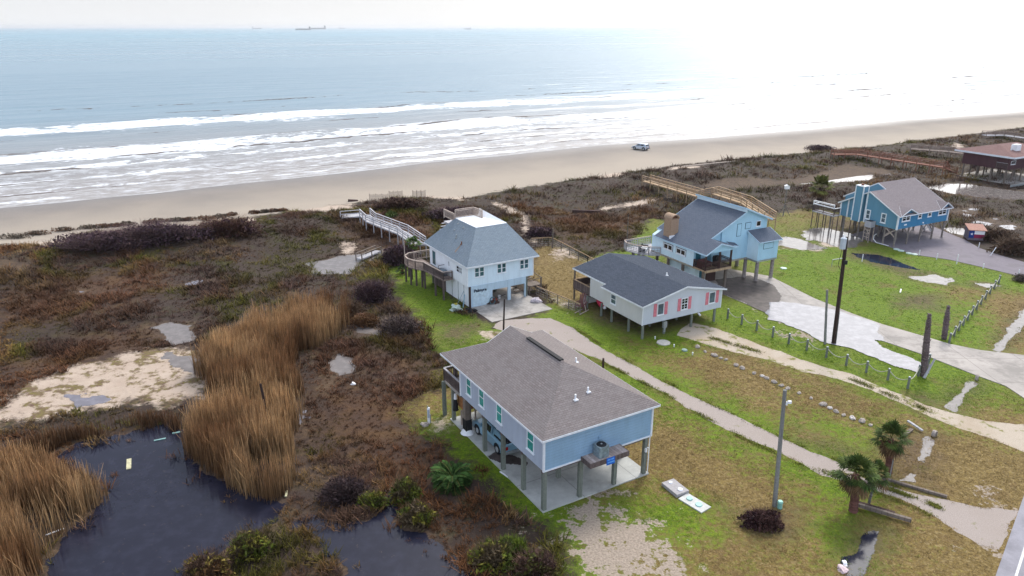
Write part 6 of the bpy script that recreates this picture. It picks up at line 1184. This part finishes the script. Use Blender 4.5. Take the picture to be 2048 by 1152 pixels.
plank('narrow green board floating near the far shore, nearer the dark reeds', (320, 880), .75, .1, .05, R(25), grn_p, .02); plank('short green board floating near the far shore, farther right', (354, 866), .6, .1, .05, R(25), grn_p, .02)
plank('short pale plank end at the foot of the golden reeds', (573, 990), .6, .12, .08, R(-80), pale, .05); plank('white plank lying in the green strip by the slab of the grey-blue house', (1008, 950), .8, .09, .05, R(-50), M['white'], .03)
plank('white board lying in the green lawn left of the rope fence', (1801, 583), 1.3, .12, .05, R(60), M['white'], .06); plank('white-topped plank crossing over another near the back palm', (1829, 857), 1.25, .16, .1, R(-66), M['greywood'], .18, .12); plank('dark grey plank lying under the white-topped one near the back palm', (1814, 868), 1.5, .24, .12, R(40), M['post_old'], .04)
plank('long weathered timber lying along the ditch by the back palm', (1813, 973), 4.4, .16, .16, R(-33), M['post_old'], .02, name='timber'); plank('long timber of the small plank bridge by the front palm', (1762, 1030), 3.1, .2, .22, R(-31), M['post_old'], .12, name='timber'); plank('second shorter timber behind the plank bridge', (1748, 1018), 2.2, .14, .16, R(-31), M['darkwood'], .05, name='timber')
t = thing('wire_post', 'thin metal post beside the trunk of the back palm', 'post', tuple(G(1780, 952))); m = MB(); m.cyl((0, 0, 0), (0, 0, 1.5), .03, .03, 6); m.build('pole', M['metal'], t)
plank('grey driftwood log half buried at the dune edge above the tan boardwalk', (1420, 336), 14, .5, .45, R(27), plain('driftwood', (.36, .30, .25), .9, .2, 4), .5, name='driftwood'); plank('small dark driftwood snag alone on the beach', (706, 406), 1.6, .5, .45, R(10), M['darkwood'], .1, .1, 'driftwood')
plank('dark fallen timber in the dunes left of the chimney', (1172, 428), 4.2, .45, .4, R(-10), M['darkwood'], .2, name='timber')
for lab, px, r, rz in (('concrete culvert pipe mouth at the end of the ditch by the concrete driveway', (1953, 759), .30, R(55)), ('dark culvert pipe mouth by the crossed planks', (1868, 872), .26, R(40))):
    p = G(*px); t = thing('culvert_pipe', lab, 'pipe', (p.x, p.y, .08), rz); m = MB(); n = 20
    for k in range(n):
        a = math.pi*2*k/n; b = math.pi*2*(k+1)/n; q = lambda an, rr, y: (math.cos(an)*rr, y, math.sin(an)*rr+.1); m.hexa([q(a, r*.8, -.12), q(a, r, -.12), q(b, r, -.12), q(b, r*.8, -.12), q(a, r*.8, .12), q(a, r, .12), q(b, r, .12), q(b, r*.8, .12)])
    m.build('pipe', M['stone'], t); m = MB(); m.cyl((0, .06, .1), (0, .08, .1), r*.8, r*.8, 18); m.build('dark_interior', M['black'], t)
def lump(name, label, px, s, mat, cat, seed=0, z=0):
    p = G(*px); bm = bmesh.new(); bmesh.ops.create_icosphere(bm, subdivisions=3, radius=1)
    for v in bm.verts: k = 1+.7*(float(fbm(v.co.x+seed*3+v.co.z, v.co.y-seed+v.co.z, .7, 3))-.5)*2; v.co = Vector((v.co.x*s[0]*k, v.co.y*s[1]*k, max(v.co.z, -.15)*s[2]*k+s[2]*.12))
    me = bpy.data.meshes.new(name); bm.to_mesh(me); bm.free(); me.materials.append(mat); o = bpy.data.objects.new(name, me); COL.objects.link(o); o.location = (p.x, p.y, z); tag(o, label, cat); return o
lump('covered_heap', 'pale green-white tarpaulin heap on the lawn at the corner of the white house', (912, 620), (.6, .45, .5), solid('pale_tarp', (.42, .50, .44), .7, var=.2), 'tarpaulin', 1)
lump('rubbish_bags', 'pinkish white bags on the right edge of the white house slab', (1072, 604), (.55, .4, .4), solid('pink_white_bag', (.50, .44, .46), .7, var=.25), 'bags', 2, .05)
lump('litter', 'crumpled white bag in the grass at the left bank of the lower ditch', (1690, 1127), (.12, .22, .1), M['white'], 'litter', 3); lump('litter', 'pinkish crumpled carton below the white bag at the lower ditch', (1685, 1140), (.25, .28, .14), solid('pink_carton', (.58, .45, .46), .7), 'litter', 4)
lump('litter', 'small white scrap alone in the brown marsh growth', (706, 775), (.18, .14, .16), M['white'], 'litter', 5, .25); lump('litter', 'pink and brown scrap on the bank above the bright pool', (718, 638), (.5, .3, .3), solid('pink_scrap', (.35, .17, .15), .8), 'litter', 6, .2)
lump('clutter_pile', 'dark clutter along the foot of the painted barn doors', (975, 608), (1.2, .3, .28), M['darkwood'], 'clutter', 7, .05); lump('clutter_pile', 'dark clutter heap at the corner post below the name', (944, 622), (.6, .4, .3), M['black'], 'clutter', 8, 0)
lump('stone', 'pale boulder at the foot of the white utility post', (850, 850), (.28, .22, .2), M['stone'], 'stone', 9)
t = thing('utility_post', 'white and blue-grey utility post in the lawn left of the grey-blue house', 'utility post', tuple(G(858, 846))); m = MB(); m.box(-.09, .09, -.08, .08, 0, 1.25); m.build('post', M['white'], t); m = MB(); m.box(-.07, .07, -.16, -.08, .5, 1.15); m.build('box', M['panel_grey'], t); m = MB(); m.cyl((.12, 0, 0), (.12, 0, .7), .03, .03, 6); m.cyl((-.05, 0, 1.25), (-.05, 0, 1.4), .04, .04, 8); m.build('pipe', M['metal'], t)
t = place(thing('round_hoop', 'dark hoop leaning at the end of the barn doors', 'hoop'), H2, 2.45, -.38, .45); m = MB(); n = 20; m.tube([(math.cos(k*6.2832/n)*.3, 0, math.sin(k*6.2832/n)*.38) for k in range(n+1)], .05, 8); m.build('ring', M['glass_teal'], t)
t = place(thing('mower', 'red lawn tool with a long handle in the first carport bay', 'lawn mower'), H2, 3.0, .3, .05); m = MB(); m.box(-.3, .3, -.25, .25, .1, .35); m.build('deck', solid('red_brown_paint', (.22, .05, .03), .6), t); m = MB(); m.tube([(.2, 0, .3), (1.1, -.5, .75)], .025); m.build('handle', M['black'], t)
for k, (sx, sy) in enumerate(((-.25, -.28), (.25, -.28), (-.25, .28), (.25, .28))): m = MB(); m.cyl((sx, sy, .1), (sx, sy+.05, .1), .1, .1, 12); m.build('wheel', M['black'], t)
t = place(thing('white_bucket', 'white bucket standing in the dark carport bay', 'bucket'), H2, 3.9, .8, .05); m = MB(); m.cyl((0, 0, 0), (0, 0, .36), .13, .16, 14); m.build('body', M['white'], t)
t = place(thing('garden_tools', 'blue-handled tools leaning at the corner of the white house', 'tools'), H2, -.35, .3, 0); m = MB(); m.beam((-.5, 1.0, 0), (.1, .4, 1.7), .04, .04); m.beam((-.2, .1, 0), (.12, .3, 1.3), .1, .05); m.build('handles', solid('blue_grey_handle', (.22, .36, .42), .6), t); m = MB(); m.box(-.7, -.35, .9, 1.25, 0, .2); m.build('basin', solid('yellow_plastic', (.50, .42, .05), .5), t)
# rocking chair and kayak by the pale house
t = place(thing('garden_chair', 'big dark red slatted garden chair beside the pale house stilts', 'chair'), H3, -.55, 9.0, 0, R(-60)); cm = solid('dark_red_chair_paint', (.14, .055, .055), .7, var=.2)
for k in range(5): m = MB(); m.beam((-.32+.16*k, .25, .35), (-.38+.19*k, .62, 1.35+.12*(2-abs(k-2))), .13, .03); m.build('back_slat', cm, t)
m = MB(); m.box(-.45, .45, -.4, .3, .38, .43); m.build('seat', cm, t)
for s in (-1, 1): m = MB(); m.box(s*.48-.06, s*.48+.06, -.45, .4, .68, .72); m.build('arm', cm, t); m = MB(); m.box(s*.45-.04, s*.45+.04, -.45, -.37, 0, .68); m.beam((s*.45, -.3, .35), (s*.45, .6, .02), .05, .1); m.build('leg', cm, t)
t = place(thing('kayak', 'bright crimson kayak slung under the pale house', 'kayak'), H3, .9, 7.6, .85, R(70)); m = MB(); n = 12; prev = None
for i in range(n):
    a = i/n; b = (i+1)/n; ra_ = .36*math.sin(math.pi*a)**.6+.01; rb_ = .36*math.sin(math.pi*b)**.6+.01; m.cyl((a*3.2-1.6, 0, 0), (b*3.2-1.6, 0, 0), ra_, rb_, 10, 0, False)
m.build('hull', solid('crimson_hull', (.50, .01, .06), .35), t, smooth=True); m = MB(); m.cyl((-1.62, 0, 0), (-1.3, 0, 0), .03, .2, 8); m.build('nose', M['white'], t)
t = place(thing('sawhorse', 'pale wooden frame on the ground in front of the dark red chair', 'frame'), H3, -.9, 7.9, 0, R(20)); m = MB(); m.beam((-.8, 0, .08), (.9, .1, .08), .07, .07); m.beam((-.8, .6, .08), (.8, .7, .08), .07, .07); m.beam((.3, 0, .05), (.7, .6, .8), .06, .06); m.build('rails', M['rail'], t)
t = place(thing('sofa', 'dark red porch sofa on the sky-blue house balcony', 'sofa'), H4, -7.2, .8, 2.53, R(0)); m = MB(); m.box(-.55, .6, -.3, .35, .15, .45); m.build('seat', cm, t); m = MB(); m.box(-.55, .6, .3, .5, .3, .85); m.build('backrest', cm, t)
for s in (-.6, .62): MB().box(s-.08, s+.08, -.3, .45, .1, .62).build('arm', cm, t)
t = place(thing('barbecue', 'covered black barbecue on the sky-blue house balcony', 'barbecue'), H4, -5.6, .7, 2.53); m = MB(); m.box(-.35, .35, -.25, .25, 0, .8); m.prism([(-.4, -.27, .8), (.4, -.27, .8), (.3, -.27, 1.1), (-.3, -.27, 1.1)], (0, .54, 0)); m.build('cover', M['black'], t)
t = place(thing('deck_sofa', 'pale cushioned seat with dark frame on the wide side deck', 'sofa'), H4, -8.9, 9.1, 2.35, R(40)); m = MB(); m.box(-.7, .7, -.3, .35, .2, .45); m.build('cushion', M['white'], t); m = MB(); m.box(-.75, .75, .35, .42, .0, .8); m.box(-.78, -.7, -.3, .4, 0, .6); m.box(.7, .78, -.3, .4, 0, .6); m.build('frame', M['black'], t)
# shed with the painted flag
p = G(1920+510/11.52, 430+610/11.52); a = G(1920+170/11.52, 430+590/11.52); b = G(1920+650/11.52, 430+560/11.52); d1 = (a-p); az = math.atan2(-d1.y, -d1.x)
t = thing('garden_shed', 'small shed painted with a blue, white and red star flag beside the driveway', 'shed', (a.x, a.y, 0), az); Ls = d1.length+.15; Dp = 1.7; hs = 1.75
m = MB(); m.prism([(0, 0, .12), (Ls, 0, .12), (Ls, 0, hs-.25), (0, 0, hs-.25)], (0, Dp, 0), 0); m.prism([(0, 0, hs-.25), (0, Dp, hs-.25), (0, Dp, hs+.1), (0, 0, hs-.25)][:3], (Ls, 0, 0), 0); m.build('wall', solid('grey_shed_boards', (.16, .14, .17), .8, var=.2), t)
m = MB(); m.box(0, Ls, 0, Dp, 0, .12); m.build('skids', M['darkwood'], t); m = MB(); m.hexa([(-.15, -.2, hs-.3), (Ls+.15, -.2, hs-.3), (Ls+.15, Dp+.1, hs+.12), (-.15, Dp+.1, hs+.12), (-.15, -.2, hs-.22), (Ls+.15, -.2, hs-.22), (Ls+.15, Dp+.1, hs+.2), (-.15, Dp+.1, hs+.2)]); m.build('roof', solid('rusty_pink_roof', (.38, .20, .15), .8, var=.15), t)
f = MB(); f.box(.03, Ls*.34, -.02, 0, .42, hs-.32); f.build('blue_panel', solid('flag_blue', (.01, .04, .22), .6), t); f = MB(); f.box(Ls*.34, Ls-.05, -.02, 0, (hs+.1)/2, hs-.32); f.build('white_panel', M['white'], t); f = MB(); f.box(Ls*.34, Ls-.05, -.02, 0, .42, (hs+.1)/2); f.build('red_panel', solid('flag_red', (.26, .02, .07), .6), t)
f = MB(); c = (Ls*.185, .95); f.poly([(c[0]+math.sin(k*math.pi/5)*(.2 if k % 2 == 0 else .08), -.03, c[1]+math.cos(k*math.pi/5)*(.2 if k % 2 == 0 else .08)) for k in range(10)]); f.build('star', M['white'], t)
# survey stakes along the paved driveway
for lab, px, h in (('first white stake from the left along the paved driveway edge', (1724, 523), .9), ('second white stake from the left, nearest the round covers', (1838, 511), .7), ('third white stake from the left along the paved driveway edge', (1873, 519), .75), ('fourth white stake from the left, the tallest of the row', (1913, 528), 1.2), ('fifth white stake from the left along the paved driveway edge', (1966, 537), .6), ('white stake farthest right by the grey bush', (2035, 556), 1.0), ('leaning white stake on the far side of the paved driveway', (1980, 512), 1.1), ('short white stake just right of the flag shed', (1957, 496), .7)):
    t = thing('marker_stake', lab, 'stake', tuple(G(*px)), 0, 'white stakes along the paved driveway'); m = MB(); m.cyl((0, 0, 0), (.0 if 'leaning' not in lab else .5, 0, h), .05, .05, 7); m.cyl((0 if 'leaning' not in lab else .5, 0, h), (0 if 'leaning' not in lab else .51, 0, h+.04), .06, .03, 7); m.build('stake', M['white'], t)
for lab, px in (('leftmost pale lid beside the paved driveway', (1793, 499)), ('pale lid just right of the leftmost lid beside the paved driveway', (1802, 502)), ('pale lid third from the left beside the paved driveway', (1818, 507)), ('rightmost pale lid beside the paved driveway', (1829, 509)), ('round pale lid alone in the green lawn by the sky-blue house', (1567, 537))):
    t = thing('ground_lid', lab, 'lid', tuple(G(*px)), 0, 'pale lids set in the lawn'); m = MB(); m.cyl((0, 0, 0), (0, 0, .08), .38, .36, 16); m.build('cover', plain('mint_lid', (.45, .55, .50), .6, .1), t)

# ------------------------------------------------------------------ ships far out
def ship(label, px, d, L, hgt, rz, c, bridge=-1, group='ships anchored on the horizon'):
    x = (px-1024)/FPX*d; t = thing('cargo_ship', label, 'ship', (x, d, -.15), rz, group); W_ = L*.13; hm = solid('ship_hull_%s' % ('dark' if c[0] < .06 else 'grey'), c, .7)
    m = MB(); h = hgt*.4; P = [(-L/2, -W_/2*.8), (L*.4, -W_/2), (L/2, 0), (L*.4, W_/2), (-L/2, W_/2*.8)]; m.prism([(a, b, 0) for a, b in P], (0, 0, h)); m.prism([(L*.40, -W_*.3, h), (L*.5, 0, h), (L*.40, W_*.3, h)], (0, 0, h*.35)); m.build('hull', hm, t)
    m = MB(); x0 = bridge*L*.44; m.box(x0-L*.04, x0+L*.05, -W_*.4, W_*.4, h, hgt); m.box(x0-L*.02, x0+L*.02, -W_*.48, W_*.48, hgt*.86, hgt*.93); m.build('bridge', M['white'] if c[0] > .2 else hm, t); m = MB(); m.box(x0-L*.055, x0-L*.035, -W_*.1, W_*.1, h, hgt*1.15); m.build('funnel', hm, t)
    m = MB()
    for k in range(4): q = -L*.25+k*L*.17; m.box(q, q+L*.1, -W_*.35, W_*.35, h, h*1.12)
    m.build('hatches', hm, t); m = MB(); m.cyl((L*.3, 0, h), (L*.3, 0, hgt*.9), L*.004, L*.003, 6); m.build('mast', hm, t)
ship('small pale ship, leftmost on the horizon', 543, 14000, 160, 42, R(8), (.20, .22, .25)); ship('dark tanker, the nearest and largest ship on the horizon', 630, 8600, 165, 36, R(5), (.03, .05, .08), 1)
ship('long dark ship just right of the nearest tanker', 659, 12500, 235, 55, R(6), (.05, .06, .09), 1); ship('tiny ship right of the long dark one', 704, 16500, 115, 38, R(6), (.20, .22, .25)); ship('lone ship on the horizon farthest right', 940, 12000, 105, 34, R(4), (.10, .12, .14), 1)

# ------------------------------------------------------------------ sea air
hz = NT('haze_air'); hz.t.nodes.remove(hz.b); pv = hz.n('ShaderNodeVolumePrincipled'); pv.inputs['Density'].default_value = .65e-4; pv.inputs['Color'].default_value = (.93, .96, 1, 1); pv.inputs['Anisotropy'].default_value = .35
hz.l(pv.outputs[0], hz.out.inputs['Volume'])
o = MB().box(-12000, 12000, -3000, 26000, -8, 62).build('haze', hz.m); tag(o, kind='stuff'); tag(o, 'pale haze in the air over the sea and shore', 'haze')
